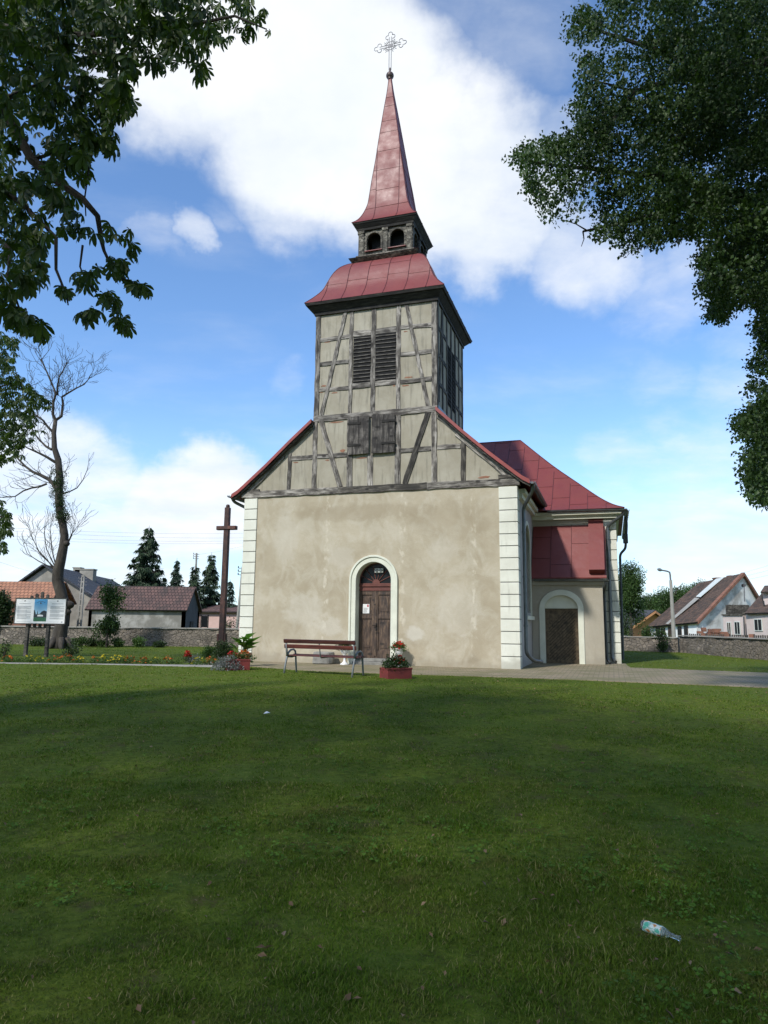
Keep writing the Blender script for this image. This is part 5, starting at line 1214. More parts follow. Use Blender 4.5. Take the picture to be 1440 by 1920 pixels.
for pA, pB in ((ga + Vector((-.5, -.52, -.3)), gb + Vector((0, -.52, 0))), (gb + Vector((0, -.52, 0)), gc + Vector((.4, -.52, -.3)))): mb.hexa([pA - off + Vector((0, -.05, -.22)), pB - off + Vector((0, -.05, -.22)), pB - off + Vector((0, .0, -.22)), pA - off + Vector((0, .0, -.22))], [pA - off + Vector((0, -.05, .05)), pB - off + Vector((0, -.05, .05)), pB - off + Vector((0, .0, .05)), pA - off + Vector((0, .0, .05))])
mb.build('barge_board', 'wall_ochre', ho)
q = at(1184.5, 1147, 85); chimney(ho, q, .65, .6, q.z - 1.2, q.z, 'white_plastic')
q0 = ga.lerp(gb, .35) + bk * .25; q1 = ga.lerp(gb, .62) + bk * .25; quad_roof('skylight', 'glass_dark', [q0, q0 + bk * .1, q1 + bk * .1, q1], ho, .03, .17)

# ------------------------------------------------------------------ fence, lamp, poles, wires
p0, p1 = at(1292, 1197, 44), at(1475, 1201, 40); d = p1 - p0; d.z = 0; L = d.length; an = math.atan2(d.y, d.x)
fb = Vector((p0.x, p0.y, -.5)); fe = empty('picket_fence', fb, an, 'brown picket fence with brick posts behind the right wall', 'fence'); ftop = at(1380, 1189, 42).z + .5
mb = MB(); npk = int(L / .12)
for i in range(npk): mb.box(i * .12, i * .12 + .085, 0, .02, .25, ftop - .03 + random.uniform(-.02, .02))
mb.build('pickets', 'timber_dark', fe); mb = MB(); mb.box(0, L, .022, .05, .5, .57); mb.box(0, L, .022, .05, ftop - .3, ftop - .23); mb.build('rail', 'timber_dark', fe)
for i in range(4): mb = MB(); x = .9 + i * L / 4; mb.box(x - .13, x + .13, -.08, .16, 0, ftop + .02); mb.build('post', 'wall_brick', fe)
# heap of bricks by the farmhouse
mb = MB()
for i in range(34): q = at(random.uniform(1312, 1360), 1190, 50); s = random.uniform(.12, .3); z = random.uniform(.0, .7) + .25; mb.box(q.x - s, q.x + s, q.y - s, q.y + s, z, z + random.uniform(.12, .25))
o = mb.build('rubble_heap', 'wall_brick', None); tag(o, 'heap of old bricks in front of the white farmhouse', 'rubble')
# street lamp
YL = 43; lb_ = at(1264, 1196, YL); lb_.z = -.6; sp = empty('street_lamp', lb_, 0, 'street lamp on a concrete post with a curved arm over the right wall', 'street lamp'); off = Vector(lb_)
mb = MB(); mb.tube([(0, 0, 0), at(1257.5, 1088, YL) - off], [.14, .09], 8); mb.build('pole', 'concrete', sp)
mb = MB(); mb.tube([at(p, q, YL) - off for p, q in ((1257.5, 1090), (1256.5, 1078), (1255.5, 1073), (1251, 1071), (1240, 1069))], .05, 6); mb.build('arm', 'iron', sp)
mb = MB(); a, b_ = at(1241, 1069.3, YL) - off, at(1232.5, 1067, YL) - off; mb.tube([a, a.lerp(b_, .3), a.lerp(b_, .8), b_], [.05, .1, .09, .04], 8); mb.build('lamp_head', 'bench_steel', sp)
# concrete lattice pole left
def pole(px0, py0, px1, py1, Yd, w_, label, lattice=False, ins=True, zb=None):
    a, b_ = at(px0, py0, Yd), at(px1, py1, Yd); a.z = -1.1 if zb is None else zb; o = empty('utility_pole', a, 0, label, 'utility pole'); q = b_ - a; mb = MB()
    if lattice:
        for s in (-1, 1): mb.hexa([(s * w_ - .05, -.07, 0), (s * w_ + .05, -.07, 0), (s * w_ + .05, .07, 0), (s * w_ - .05, .07, 0)], [(q.x + s * w_ * .6 - .04, -.06, q.z), (q.x + s * w_ * .6 + .04, -.06, q.z), (q.x + s * w_ * .6 + .04, .06, q.z), (q.x + s * w_ * .6 - .04, .06, q.z)])
        for k in range(14): z = q.z * k / 13; c = q.x * k / 13; mb.box(c - w_ * .8, c + w_ * .8, -.055, .055, z + .02, z + .12)
    else: mb.tube([(0, 0, 0), (q.x, 0, q.z)], [w_, w_ * .7], 8)
    mb.build('mast', 'concrete', o); mb = MB()
    for k in range(3): mb.tube([(q.x - .28, 0, q.z - .12 - k * .22), (q.x + .28, 0, q.z - .12 - k * .22)], .025, 5); mb.tube([(q.x - .28, 0, q.z - .12 - k * .22), (q.x - .28, 0, q.z + .02 - k * .22)], .04, 6)
    mb.build('insulators', 'iron', o); return o
pole(148, 1176, 156, 1082, 49, .13, 'pale lattice utility pole between the grey house and the barn', True)
pole(364, 1180, 368.5, 1037, 70, .13, 'thin far utility pole rising behind the barn gable')
pole(441, 1190, 455, 1062, 47, .11, 'leaning utility pole half hidden by the church corner')
def wire(p, q, Y0, Y1, sag, label, group, r=.012):
    r *= .6; a, b_ = at(*p, Y0), at(*q, Y1); mb = MB(); pts = []
    for i in range(13): s = i / 12; v = a.lerp(b_, s); v.z -= sag * 4 * s * (1 - s); pts.append(v - a)
    mb.tube(pts, r, 4); o = mb.build('power_line', 'zinc_dark', None); o.location = a; tag(o, label, 'power line', group); return o
for i, (y0, y1) in enumerate(((985, 998), (990, 1007), (1000, 1012), (1006, 1016))): wire((-60, y0), (520, y1), 52, 72, .35, ('topmost', 'second highest', 'third highest', 'lowest')[i] + ' of the four thin power lines crossing the sky above the barn', 'power lines on the left', .009)
wire((369, 1040), (470, 1020), 70, 60, .1, 'thin wire from the far pole to the church corner', None, .009)
wire((-60, 1030), (130, 1085), 44, 60, .3, 'thin wire running down to the grey house', None, .009)
for i, (y0, y1) in enumerate(((1094, 1040), (1096, 1052), (1098, 1064))): wire((1290, y0), (1500, y1), 90, 48, .35, ('topmost', 'middle', 'lowest')[i] + ' of the three thin power lines above the white farmhouse', 'power lines on the right', .010)

# ------------------------------------------------------------------ background trees
spruce(280, 985, 60, 122, 'large old spruce with ragged drooping branches right behind the barn', 'needle', seed=1, dens_=1.3, ragged=.3)
spruce(332, 1046, 64, 48, 'pale young spruce just right of the large old spruce', 'needle_blue', seed=2)
spruce(366, 1058, 58, 60, 'dark dense spruce behind the right end of the barn', 'needle', seed=3)
spruce(397, 1036, 60, 60, 'tall slim spruce left of the wooden cross', 'needle', seed=4, ragged=.15)
spruce(432, 1086, 58, 36, 'small spruce between the wooden cross and the church corner', 'needle_blue', seed=5)
tree(1182, 68, 7.6, 66, 'round dark green tree behind the transept corner', n=2600, ls=.13, group='trees behind the houses on the right')
tree(1262, 92, 8.9, 80, 'broad tree behind the mossy farmhouse roof and the lamp', n=2400, ls=.17, group='trees behind the houses on the right')
tree(1222, 96, 6.2, 70, 'lower bushy tree left of the street lamp', n=2000, ls=.16, group='trees behind the houses on the right')
tree(1310, 110, 8.4, 90, 'far tree whose top shows left of the farmhouse chimneys', n=1800, ls=.18, group='trees behind the houses on the right')
tree(1168, 56, 2.6, 34, 'small thin tree by the transept corner in front of the ochre house', 'leaf_dark', n=200, ls=.10, trunk=.06, name='small_tree')
tree(1214, 62, 1.65, 30, 'round garden bush in front of the ochre house', 'leaf_tree', n=220, ls=.12, trunk=.05, name='garden_bush', crown0=.1)
tree(2, 36, 3.4, 46, 'dark bushy evergreen at the left edge behind the board', 'leaf_dark', n=900, ls=.10, trunk=.10, name='evergreen_bush', crown0=.05)

# ------------------------------------------------------------------ bare half-dead tree on the left lawn
YT = 31.0; bt0 = z0(at(112, 1214, YT)); bare = empty('bare_tree', bt0, 0, 'tall half dead bare tree with crooked trunk behind the information board', 'tree'); off = Vector(bt0)
def px3(pts, dy=0, bend=0): return [at(x, y, YT + dy + bend * i) - off for i, (x, y) in enumerate(pts)]
mb = MB(); tr_pts = [(110, 1222), (110, 1206), (114, 1180), (118, 1160), (118, 1130), (114, 1110), (108, 1088), (109, 1070), (114, 1050), (119, 1025), (121, 1005), (118, 985), (112, 962), (110, 935), (112, 895), (109, 862), (102, 840), (101, 812), (104, 788)]
rr = [.38, .33, .28, .25, .24, .235, .235, .23, .21, .19, .175, .165, .155, .165, .155, .14, .12, .10, .085]
mb.tube(px3(tr_pts), rr, 12)
for (x, y, r_) in ((130, 1134, .22), (127, 1147, .16), (124, 1019, .17), (108, 1085, .2)): q = at(x, y, YT - .05) - off; mb.lathe([(.03, -r_ * .9), (r_ * .8, -r_ * .5), (r_, 0), (r_ * .75, r_ * .5), (.03, r_ * .8)], tuple(q), 9)
for a in range(6): an = a * 1.05; mb.tube([(.25 * math.cos(an), .25 * math.sin(an), .45), (.42 * math.cos(an), .42 * math.sin(an), .12), (.62 * math.cos(an), .62 * math.sin(an), -.08)], [.12, .12, .06], 6)
mb.build('trunk', 'bark_dead', bare, smooth=True)
RB = random.Random(11); TW = MB(); LF = []
def grow(mb_, p, d, L, r, lv, up=.25):
    n = 4; pts = [p.copy()]; q = p.copy(); dd = d.normalized()
    for i in range(n):
        dd = (dd + Vector((RB.gauss(0, .16), RB.gauss(0, .16), RB.gauss(0, .12) + up * .25))).normalized(); q = q + dd * L / n; pts.append(q.copy())
        if lv > 0 and i >= 0 and RB.random() < .72:
            ax = Vector((RB.gauss(0, 1), RB.gauss(0, 1), RB.gauss(0, .5))); ax = (ax - dd * ax.dot(dd)).normalized()
            grow(mb_, q, (dd * .75 + ax * .75), L * RB.uniform(.42, .68), r * (1 - i / n * .5) * .55, lv - 1, up)
    mb_.tube(pts, [max(.0065, r * (1 - .7 * i / n)) for i in range(n + 1)], 4 if r < .03 else 6, cap=False)
def limb(pts, r0, r1, dy, tw=2, tl=1.1, up=.3, name='branch'):
    m2 = MB(); P_ = [p + Vector((0, dy * i / (len(pts) - 1), 0)) for i, p in enumerate(px3(pts))]; n = len(P_)
    m2.tube(P_, [r0 + (r1 - r0) * i / (n - 1) for i in range(n)], 7)
    for i in range(1, n):
        d = (P_[i] - P_[i - 1]).normalized()
        for s in range(2 if i < n - 1 else 3):
            ax = Vector((RB.gauss(0, 1), RB.gauss(0, 1), RB.gauss(.3, .6))).normalized(); grow(m2, P_[i - 1].lerp(P_[i], RB.uniform(.4, 1)), d * .8 + ax * .7, tl * RB.uniform(.6, 1.2), r1 * .8, tw - 1, up)
    m2.build(name, 'bark_dead', bare)
limb([(104, 788), (100, 777), (102, 755), (108, 740), (98, 715), (90, 695), (82, 678)], .075, .02, -.3, 3, 1.15, .5)
limb([(104, 788), (114, 780), (116, 755), (113, 742), (125, 733), (138, 724), (152, 716), (162, 702)], .07, .018, .4, 3, .95, .5)
limb([(108, 740), (106, 725), (108, 705), (116, 688), (120, 675)], .05, .015, .3, 3, .95, .6)
limb([(101, 812), (92, 802), (84, 790), (70, 780), (60, 765), (52, 745)], .06, .018, -.5, 3, 1.2, .5)
limb([(97, 843), (84, 836), (72, 825), (62, 815), (50, 800)], .06, .018, .5, 3, 1.1, .4)
limb([(104, 867), (90, 858), (78, 852), (64, 846), (48, 838)], .07, .02, -.5, 2, 1.0)
limb([(108, 919), (98, 906), (88, 897), (70, 888), (55, 882), (38, 870), (20, 852), (4, 838)], .11, .025, .6, 2, 1.1)
limb([(88, 907), (76, 913), (62, 916), (48, 922), (34, 933), (20, 934), (4, 936)], .05, .015, -.4, 2, .9)
limb([(117, 926), (130, 921), (142, 914), (152, 899), (159, 880), (163, 856)], .035, .008, .3, 1, .6, .6)
limb([(115, 886), (124, 884), (131, 875), (135, 864)], .02, .008, -.2, 1, .4, .6)
for base, tips in (((100, 1066), [(72, 1052), (50, 1038), (42, 1018)]), ((100, 1062), [(78, 1040), (66, 1012), (60, 990)]), ((102, 1060), [(88, 1030), (84, 1000), (90, 978)]), ((104, 1058), [(98, 1030), (97, 1005), (98, 985)]), ((103, 1070), [(90, 1050), (72, 1030), (70, 1005)]), ((127, 1020), [(135, 1005), (140, 990), (143, 975)]), ((127, 1018), [(131, 1000), (139, 985)])):
    limb([base] + tips, .028, .008, RB.uniform(-.4, .4), 2, .8, .7, 'shoot')
n = 300; ii = RNG.uniform(0, 1, n); P_ = np.stack([np.interp(ii, [0, .5, 1], [112, 110, 118]) + RNG.normal(0, 7, n), np.interp(ii, [0, 1], [885, 975]) + RNG.normal(0, 6, n)], -1)
C = np.array([list(at(x, y, YT + RNG.uniform(-.35, .35)) - off) for x, y in P_]); leaf_part('leaves', 'leaf_dark', C, .05, T_LIME, bare)

# ------------------------------------------------------------------ big foreground trees (trunks stand outside the picture)
def frame_filter(P, polys, extra=None):
    px, w_ = prj(P); infr = (w_ > .2) & (px[:, 0] > -110) & (px[:, 0] < 1550) & (px[:, 1] > -110) & (px[:, 1] < 1990)
    ok = np.zeros(len(P), bool)
    for pl_ in polys: ok |= in_poly(px, pl_)
    return infr, ok, px
def ray_fill(poly, n, Y0, Y1, cyc=1.):            # random points of the crown that lies behind this outline
    poly = np.array(poly, float); lo, hi = poly.min(0), poly.max(0); out = []
    while sum(len(o) for o in out) < n:
        p = RNG.uniform(lo, hi, (4000, 2)); p = p[in_poly(p, poly)]; d = RGT * ((p[:, :1] - 720) / CF) - UPV * ((p[:, 1:] - 960) / CF) + FWD
        Yv = RNG.uniform(Y0, Y1, len(p)); out.append(CAM + d * (Yv / d[:, 1])[:, None])
    return np.concatenate(out)[:n]
# horse chestnut
CH1 = [(-25, -25), (480, -25), (500, 28), (511, 54), (508, 78), (463, 74), (443, 58), (428, 90), (389, 93), (389, 144), (366, 148), (362, 120), (331, 117), (311, 134), (280, 124), (253, 109), (257, 148), (233, 163), (257, 190), (233, 222), (195, 212), (218, 233), (222, 284), (187, 276), (167, 288), (167, 323), (155, 342), (136, 323), (113, 319), (128, 350), (155, 373), (167, 415), (185, 440), (155, 455), (130, 428), (105, 428), (86, 447), (78, 498), (93, 513), (86, 533), (58, 545), (23, 545), (39, 576), (93, 599), (89, 640), (47, 628), (23, 599), (-25, 598)]
CH2 = [[(190, 412), (235, 415), (250, 440), (262, 470), (262, 482), (240, 470), (225, 450), (195, 440)], [(205, 472), (225, 478), (245, 505), (240, 515), (203, 508)], [(245, 519), (262, 524), (286, 545), (284, 552), (262, 540), (245, 530)], [(193, 540), (215, 540), (222, 572), (208, 570), (192, 556)], [(206, 582), (230, 580), (247, 612), (246, 620), (222, 602)], [(152, 585), (165, 575), (190, 578), (188, 593), (165, 595)], [(128, 505), (145, 495), (190, 500), (194, 525), (165, 530), (150, 545), (128, 530)], [(113, 535), (126, 538), (126, 550), (116, 552)]]
CY0, CY1 = 5.6, 9.0
tb = Vector((-9.6, 6.2, 0)); tb.z = float(gz(tb.x, tb.y)[0])
chest = empty('chestnut_tree', tb, 0, 'dark horse chestnut whose leafy boughs hang into the upper left corner', 'tree')
A_ = ray_fill(CH1, 6000, CY0, CY1); pxA, _ = prj(A_)
dens_edge = vnoise(A_, 2.6, 2) * .6 + vnoise(A_, 1.3, 21) * .4; keep = (dens_edge > np.interp(pxA[:, 0] * .55 + pxA[:, 1] * .55, [0, 90, 200, 340], [.45, .53, .57, .615])); A_ = A_[keep]
Bs = [ray_fill(p_, 15, 6.4, 7.4) for p_ in CH2]
cen = np.array([-8.0, -2.2, 9.0]); rad_ = np.array([8.2, 7.4, 4.8])
D_ = RNG.normal(0, 1, (12500, 3)); D_ /= np.linalg.norm(D_, axis=1)[:, None]; D_ = cen + D_ * (RNG.uniform(.2, 1, (12500, 1)) ** .45) * rad_
infr, ok, _ = frame_filter(D_, [CH1]); D_ = D_[~infr]
D_ = D_[np.linalg.norm(D_ - CAM, axis=1) > 3.5]
C = np.concatenate([A_] + Bs + [D_]) - np.array(tb); n = len(C)
V, F_ = scatter(T_CHEST[0], T_CHEST[1], C, rotmats(RNG.uniform(0, 6.28, n), RNG.uniform(.2, 1.2, n), RNG.uniform(-.5, .5, n)), np.where(np.arange(n) < len(A_) + sum(len(q) for q in Bs), .118, .17) * RNG.uniform(.6, 1.15, n)); np_mesh('crown', V, F_, 'leaf_chestnut', chest)
mb = MB(); mb.tube([(0, 0, -.2), (.05, 0, 1.5), (.2, -.1, 4), (.3, -.3, 8), (.3, -.6, 12)], [.55, .42, .38, .28, .12], 12); mb.build('trunk', 'bark', chest)
def lpx(pts, Y0, Y1): return [at(x, y, Y0 + (Y1 - Y0) * i / (len(pts) - 1)) - Vector(tb) for i, (x, y) in enumerate(pts)]
for k, (pts, a, b_, r0, r1) in enumerate((([(-400, 180), (-150, 150), (0, 190), (60, 300), (105, 338), (155, 373), (183, 405), (190, 450), (195, 470), (218, 519), (249, 529)], 6.5, 6.9, .09, .008), ([(-300, 60), (-60, 40), (100, 70), (220, 60), (340, 50), (440, 30), (500, 55)], 7.6, 6.9, .08, .007), ([(-200, 300), (-40, 330), (40, 380), (105, 445), (105, 505), (124, 552), (128, 572)], 7.2, 6.8, .05, .006), ([(-150, 380), (-30, 420), (20, 470), (15, 520), (35, 575), (70, 610)], 7.5, 7.3, .05, .006), ([(60, 300), (120, 280), (178, 272), (167, 312), (159, 370), (161, 405)], 6.9, 6.8, .02, .006), ([(155, 460), (150, 500), (158, 520), (178, 545), (188, 570), (212, 583)], 6.8, 6.8, .012, .005), ([(0, 190), (90, 150), (190, 190), (230, 205)], 7.0, 7.4, .03, .006), ([(100, 70), (180, 100), (300, 110), (380, 120)], 7.4, 7.2, .03, .006), ([(190, 450), (205, 500), (215, 520)], 6.85, 6.9, .01, .005))):
    mb = MB(); mb.tube(lpx(pts, a, b_), [r0 + (r1 - r0) * (i / (len(pts) - 1)) ** .6 for i in range(len(pts))], 6); mb.build('branch', 'bark_dark', chest)
for a in range(7): an = a * .9 + .3; mb = MB(); limbs_tube(mb, [(.2, -.2, 4 + a * .7), (2.2 * math.cos(an) - .2, 2.5 * math.sin(an) - 1.5, 6 + a * .8), (4.2 * math.cos(an), 5.5 * math.sin(an) - 3.5, 8 + a * .7)], .2, .04, 7); o = mb.build('branch', 'bark', chest) if (4.2 * math.cos(an) < 2.5) else None

# lime tree
LM = [(1465, -25), (1135, -25), (1142, 3), (1160, 28), (1121, 31), (1098, 8), (1078, 22), (1060, 51), (1070, 66), (1088, 74), (1112, 66), (1144, 74), (1165, 108), (1124, 98), (1078, 103), (1088, 118), (1110, 124), (1078, 145), (1093, 173), (1073, 199), (1088, 240), (1073, 258), (1022, 262), (1000, 275), (972, 280), (961, 296), (981, 311), (986, 350), (1005, 370), (1030, 408), (1073, 400), (1124, 437), (1160, 449), (1190, 467), (1236, 449), (1290, 440), (1343, 447), (1303, 480), (1328, 505), (1308, 541), (1340, 555), (1323, 590), (1354, 600), (1390, 566), (1430, 577), (1417, 602), (1430, 653), (1405, 679), (1418, 690), (1400, 719), (1430, 740), (1420, 755), (1377, 778), (1394, 816), (1425, 827), (1402, 842), (1394, 872), (1402, 903), (1430, 944), (1465, 940)]
tb = Vector((10.6, 10.6, 0)); tb.z = float(gz(tb.x, tb.y)[0])
lime = empty('lime_tree', tb, 0, 'big dense lime tree filling the upper right corner with small leaves', 'tree')
A_ = ray_fill(LM, 19000, 9.2, 13.2); pxA, _ = prj(A_)
edge = np.minimum.reduce([np.hypot(pxA[:, 0] - x, pxA[:, 1] - y) for x, y in LM])
g_ = vnoise(A_ * np.array([.8, .8, 2.]), 1.3, 4) * .55 + vnoise(A_, 3.6, 9) * .45
g_ = g_ + (vnoise(A_, 7., 31) - .5) * np.clip(1 - edge / 60, 0, 1) * .5
thr = np.interp(pxA[:, 0] - .12 * np.abs(pxA[:, 1] - 330), [1000, 1180, 1350], [.615, .60, .505]); A_ = A_[(g_ > thr) | ((edge < 14) & (RNG.uniform(0, 1, len(A_)) < .35))]; A_ = A_ + RNG.normal(0, .035, A_.shape)
C = A_ - np.array(tb); n = len(C)
V, F_ = scatter(T_LIME[0], T_LIME[1], C, rotmats(RNG.uniform(0, 6.28, n), RNG.uniform(-.6, .6, n), RNG.uniform(-.5, .5, n)), .056 * RNG.uniform(.7, 1.25, n))
cen = np.array([9.6, 4.2, 11.0]); rad_ = np.array([8.6, 12., 6.8])
D_ = RNG.normal(0, 1, (5600, 3)); D_ /= np.linalg.norm(D_, axis=1)[:, None]; D_ = cen + D_ * (RNG.uniform(.2, 1, (5600, 1)) ** .45) * rad_
infr, ok, _ = frame_filter(D_, [LM]); D_ = D_[~infr]; D_ = D_[np.linalg.norm(D_ - CAM, axis=1) > 4]; C2 = D_ - np.array(tb); n = len(C2)
V2, F2 = scatter(T_LIME[0], T_LIME[1], C2, rotmats(RNG.uniform(0, 6.28, n), RNG.uniform(-.6, .6, n), RNG.uniform(-.5, .5, n)), .15 * RNG.uniform(.75, 1.2, n))
np_mesh('crown', np.concatenate([V, V2]), np.concatenate([F_, F2 + len(V)]), 'leaf_lime', lime)
mb = MB(); mb.tube([(0, 0, -.2), (0, 0, 1.5), (-.1, -.2, 5), (-.2, -.4, 9), (-.2, -.8, 13)], [.6, .46, .40, .28, .1], 12); mb.build('trunk', 'bark_dark', lime)
for pts, a, b_, r0, r1 in (([(1800, 420), (1560, 380), (1400, 372), (1287, 385), (1220, 405), (1165, 418), (1093, 434)], 11, 10.4, .12, .012), ([(1750, 100), (1500, 110), (1330, 130), (1190, 173), (1144, 230), (1088, 286)], 11, 10.6, .11, .012), ([(1400, 372), (1260, 335), (1140, 320), (1040, 310), (985, 300)], 10.8, 10.2, .06, .01), ([(1700, 600), (1500, 560), (1400, 545), (1330, 545)], 11, 10.6, .07, .012), ([(1720, 800), (1520, 770), (1430, 780), (1390, 790)], 11, 11, .05, .01), ([(1330, 130), (1220, 90), (1130, 60), (1085, 40)], 10.8, 10.5, .05, .01), ([(1720, 900), (1500, 880), (1420, 890)], 11, 11, .04, .01), ([(1190, 173), (1150, 160), (1110, 150)], 10.6, 10.6, .02, .008), ([(1093, 434), (1095, 448), (1090, 462)], 10.4, 10.4, .01, .004), ([(1100, 432), (1080, 420), (1055, 412)], 10.4, 10.4, .01, .004)):
    mb = MB(); mb.tube(lpx(pts, a, b_), [1.35 * (r0 + (r1 - r0) * (i / (len(pts) - 1)) ** .6) for i in range(len(pts))], 6); mb.build('branch', 'bark_dark', lime)

# another chestnut farther back at the left edge
MC = [[(-25, 615), (12, 622), (28, 630), (40, 642), (26, 652), (40, 668), (22, 680), (30, 700), (45, 706), (58, 722), (75, 735), (92, 750), (94, 764), (72, 762), (58, 770), (70, 782), (66, 800), (80, 808), (58, 815), (62, 826), (42, 838), (46, 856), (32, 848), (18, 868), (8, 862), (-25, 880)], [(-25, 930), (4, 938), (14, 952), (22, 970), (16, 976), (32, 990), (18, 1000), (6, 1008), (14, 1030), (-25, 1040)]]
YM = 20.; tb = Vector((-15.2, 21, 0)); mid_t = empty('chestnut_tree', tb, 0, 'more distant green chestnut reaching in at the left edge beside the bare tree', 'tree')
C = np.concatenate([ray_fill(MC[0], 800, 18.5, 21.5), ray_fill(MC[1], 170, 18.5, 21.)])
D_ = RNG.normal(0, 1, (1200, 3)); D_ /= np.linalg.norm(D_, axis=1)[:, None]; D_ = np.array([-16.5, 21, 7.]) + D_ * (RNG.uniform(.2, 1, (1200, 1)) ** .45) * np.array([3.6, 3.6, 4.]); infr, ok, _ = frame_filter(D_, MC); D_ = D_[~infr]
C = np.concatenate([C, D_]) - np.array(tb); n = len(C); V, F_ = scatter(T_CHEST[0], T_CHEST[1], C, rotmats(RNG.uniform(0, 6.28, n), RNG.uniform(-.2, .9, n), RNG.uniform(-.5, .5, n)), .14 * RNG.uniform(.65, 1.15, n)); np_mesh('crown', V, F_, 'leaf_chestnut', mid_t)
mb = MB(); mb.tube([(0, 0, -.2), (0, 0, 1.5), (-.3, 0, 5), (-.5, 0, 10)], [.4, .32, .25, .06], 10)
for pts in ([(-200, 760), (-60, 740), (20, 720), (60, 740)], [(-200, 860), (-60, 830), (20, 800), (60, 800)], [(-200, 980), (-60, 960), (10, 970)]): mb.tube(lpx(pts, 20.5, 20.), [.09, .05, .02, .008][:len(pts)], 6)
mb.build('trunk', 'bark_dark', mid_t)

# ------------------------------------------------------------------ litter on the lawn
pA, pB = onground(1204, 1744), onground(1275, 1768); pA.z += .026; pB.z += .02
L = (pB - pA).length; bo = bpy.data.objects.new('bottle', None); COL.objects.link(bo); bo.location = pA; bo.rotation_euler = (pB - pA).to_track_quat('Z', 'Y').to_euler(); tag(bo, 'empty clear bottle with a green and white label lying on the grass', 'bottle')
m, t, b = new_mat('bottle_glass'); b.inputs['Base Color'].default_value = (.8, .86, .84, 1); b.inputs['Roughness'].default_value = .05; b.inputs['Transmission Weight'].default_value = .9; b.inputs['IOR'].default_value = 1.4
m, t, b = new_mat('bottle_label'); co = obco(t)
c = t.ramp(t.noise(t.scalev(co, (30, 30, 22)), 1.3, 2), [(.30, (.10, .42, .28)), (.42, (.30, .50, .38)), (.48, (.68, .72, .62)), (.56, (.60, .32, .10)), (.66, (.45, .08, .08))], 'CONSTANT'); t.l.new(c, b.inputs['Base Color']); b.inputs['Roughness'].default_value = .25
r_ = .026
mb = MB(); mb.lathe([(r_ * .7, 0), (r_ * .95, .004), (r_, .012), (r_, L * .56), (r_ * .9, L * .62), (r_ * .55, L * .70), (r_ * .42, L * .78), (r_ * .40, L * .95), (r_ * .5, L * .955), (r_ * .5, L), (r_ * .32, L)], n=18); mb.build('body', 'bottle_glass', bo, smooth=True)
mb = MB(); mb.lathe([(r_ + .0012, L * .09), (r_ + .0014, L * .10), (r_ + .0014, L * .54), (r_ + .0012, L * .55)], n=18); mb.build('label', 'bottle_label', bo, smooth=True)
p = onground(500, 1342); mb = MB(); mb.add([(-.045, -.03, .03), (.035, -.035, .045), (.05, .03, .035), (-.02, .04, .055), (0, 0, .065)], [(0, 1, 4), (1, 2, 4), (2, 3, 4), (3, 0, 4)]); o = mb.build('paper_scrap', 'paper', None); o.location = p; tag(o, 'small white paper scrap on the grass in front of the bench', 'litter')

# ------------------------------------------------------------------ grass
m, t, b = new_mat('grass_blade'); g = t.new('ShaderNodeNewGeometry'); r_i = g.outputs['Random Per Island']; p = g.outputs['Position']
c = t.ramp(r_i, [(0., (.046, .076, .008)), (.35, (.078, .125, .011)), (.7, (.122, .175, .018)), (.86, (.16, .19, .045)), (.94, (.30, .24, .11))])
c = t.mix(t.step(t.noise(p, .5, 5, .6), .35, .7, 0., .5), c, (.075, .16, .012)); c = t.mix(t.step(t.noise(p, 2.2, 5, .65), .52, .72, 0., .5), c, (.16, .125, .045))
t.l.new(c, b.inputs['Base Color']); b.inputs['Roughness'].default_value = .7; b.inputs['Specular IOR Level'].default_value = .1
tr_ = t.new('ShaderNodeBsdfTranslucent'); t.l.new(t.mix(1., c, (1.1, 1.3, .6), 'MULTIPLY'), tr_.inputs[0]); mx = t.new('ShaderNodeMixShader', i_0=.3); t.l.new(b.outputs[0], mx.inputs[1]); t.l.new(tr_.outputs[0], mx.inputs[2]); t.l.new(mx.outputs[0], m.node_tree.nodes['Material Output'].inputs[0])
pts = []
for ya, yb, dn in ((2.3, 3.5, 24000), (3.5, 5, 16000), (5, 7, 7500), (7, 10, 2600), (10, 14, 1200), (14, 20.5, 480), (20.5, 35, 110)):
    hw = .60 * yb + 1.4; N = int((yb - ya) * 2 * hw * dn * .8); pts.append(np.stack([RNG.uniform(-hw, hw, N), RNG.uniform(ya, yb, N)], -1))
G = np.concatenate(pts); G = G[~in_poly(G + RNG.normal(0, .075, G.shape), PATH + 0) & ~in_poly(G + RNG.normal(0, .03, G.shape), WALK)]
gu, gv = uv_of(G[:, 0], G[:, 1]); G = G[~((gu > -.1) & (gu < 11.6) & (gv > -.2))]
P3 = np.stack([G[:, 0], G[:, 1], 0 * G[:, 0]], -1); cl_n = vnoise(P3, 5., 1) * .6 + vnoise(P3, 1.1, 6) * .4
kp = RNG.uniform(0, 1, len(G)) < np.clip(.35 + 1.2 * (cl_n - .2), .25, 1); G = G[kp]; cl_n = cl_n[kp]; n = len(G)
hgt_b = (.009 + .019 * cl_n ** 1.3) * RNG.uniform(.55, 1.35, n) * np.where(RNG.uniform(0, 1, n) < .05, 1.8, 1); wdt_b = (.0008 + .00042 * G[:, 1]) * RNG.uniform(.7, 1.3, n)
az = RNG.uniform(0, 6.28, n); lean = RNG.uniform(.2, 1.5, n) * hgt_b; ldx, ldy = np.cos(az), np.sin(az); wx, wy = -np.sin(az + RNG.normal(0, .5, n)), np.cos(az)
zb_ = gz(G[:, 0], G[:, 1]) - .004; B0 = np.stack([G[:, 0], G[:, 1], zb_], -1); W_ = np.stack([wx, wy, 0 * wx], -1) * wdt_b[:, None]; Ld = np.stack([ldx, ldy, 0 * ldx], -1); Zu = np.array([0, 0, 1.])
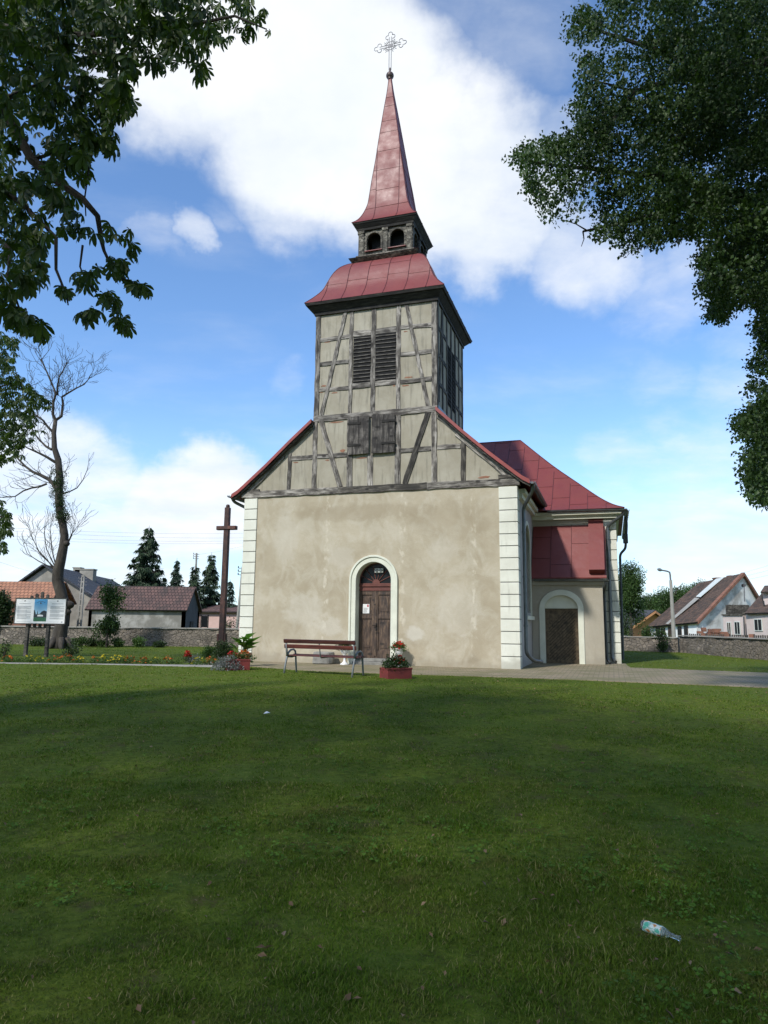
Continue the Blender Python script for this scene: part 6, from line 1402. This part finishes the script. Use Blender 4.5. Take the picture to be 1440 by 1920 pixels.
m1 = B0 + Ld * (lean * .3)[:, None] + Zu * (hgt_b * .55)[:, None]; t1 = B0 + Ld * lean[:, None] + Zu * (hgt_b)[:, None]
V = np.stack([B0 - W_, B0 + W_, m1 + W_ * .75, m1 - W_ * .75, t1 + W_ * .12, t1 - W_ * .12], 1).reshape(-1, 3); F_ = (np.array([[0, 1, 2, 3], [3, 2, 4, 5]])[None] + (np.arange(n) * 6)[:, None, None]).reshape(-1, 4)
o = np_mesh('grass', V, F_, 'grass_blade'); o['kind'] = 'stuff'; o['label'] = 'mown green grass covering the lawn'
print('blades', n)
# clover and small weeds, thicker towards the lower right
leafmat('leaf_weed', (.06, .13, .012), (.085, .17, .018), (.12, .21, .03), .35, .8)
N = 5200; y_ = 2.4 + 6 * RNG.uniform(0, 1, N) ** 1.6; x_ = RNG.uniform(-1, 1, N) * (.6 * y_ + .3); P3 = np.stack([x_, y_, 0 * x_], -1); q = vnoise(P3, 1.6, 12) + .18 * (x_ / y_); kp = q > .56; x_, y_ = x_[kp], y_[kp]; n = len(x_)
TW_ = join_t([leaf_quads(1, .5, .1, .1, .2, a, .6) for a in (0, 2.1, 4.2)]); C = np.stack([x_, y_, gz(x_, y_) + RNG.uniform(.015, .05, n)], -1)
V, F_ = scatter(TW_[0], TW_[1], C, rotmats(RNG.uniform(0, 6.28, n), RNG.uniform(-.5, .5, n), RNG.uniform(-.4, .4, n)), .017 * RNG.uniform(.6, 1.9, n)); o = np_mesh('clover', V, F_, 'leaf_weed'); o['kind'] = 'stuff'; o['label'] = 'clover leaves scattered through the lawn'
# dead leaves and bare brown scraps
leafmat('leaf_dead', (.10, .06, .03), (.16, .095, .045), (.22, .15, .08), .1)
N = 420; y_ = 2.5 + 14 * RNG.uniform(0, 1, N) ** 1.3; x_ = RNG.uniform(-1, 1, N) * (.58 * y_ + .3); C = np.stack([x_, y_, gz(x_, y_) + .03], -1)
V, F_ = scatter(T_ONE[0], T_ONE[1], C, rotmats(RNG.uniform(0, 6.28, N), RNG.uniform(-.4, .4, N), RNG.uniform(-.6, .6, N)), .035 * RNG.uniform(.6, 1.5, N)); o = np_mesh('dead_leaves', V, F_, 'leaf_dead'); o['kind'] = 'stuff'; o['label'] = 'brown dead leaves lying in the grass'
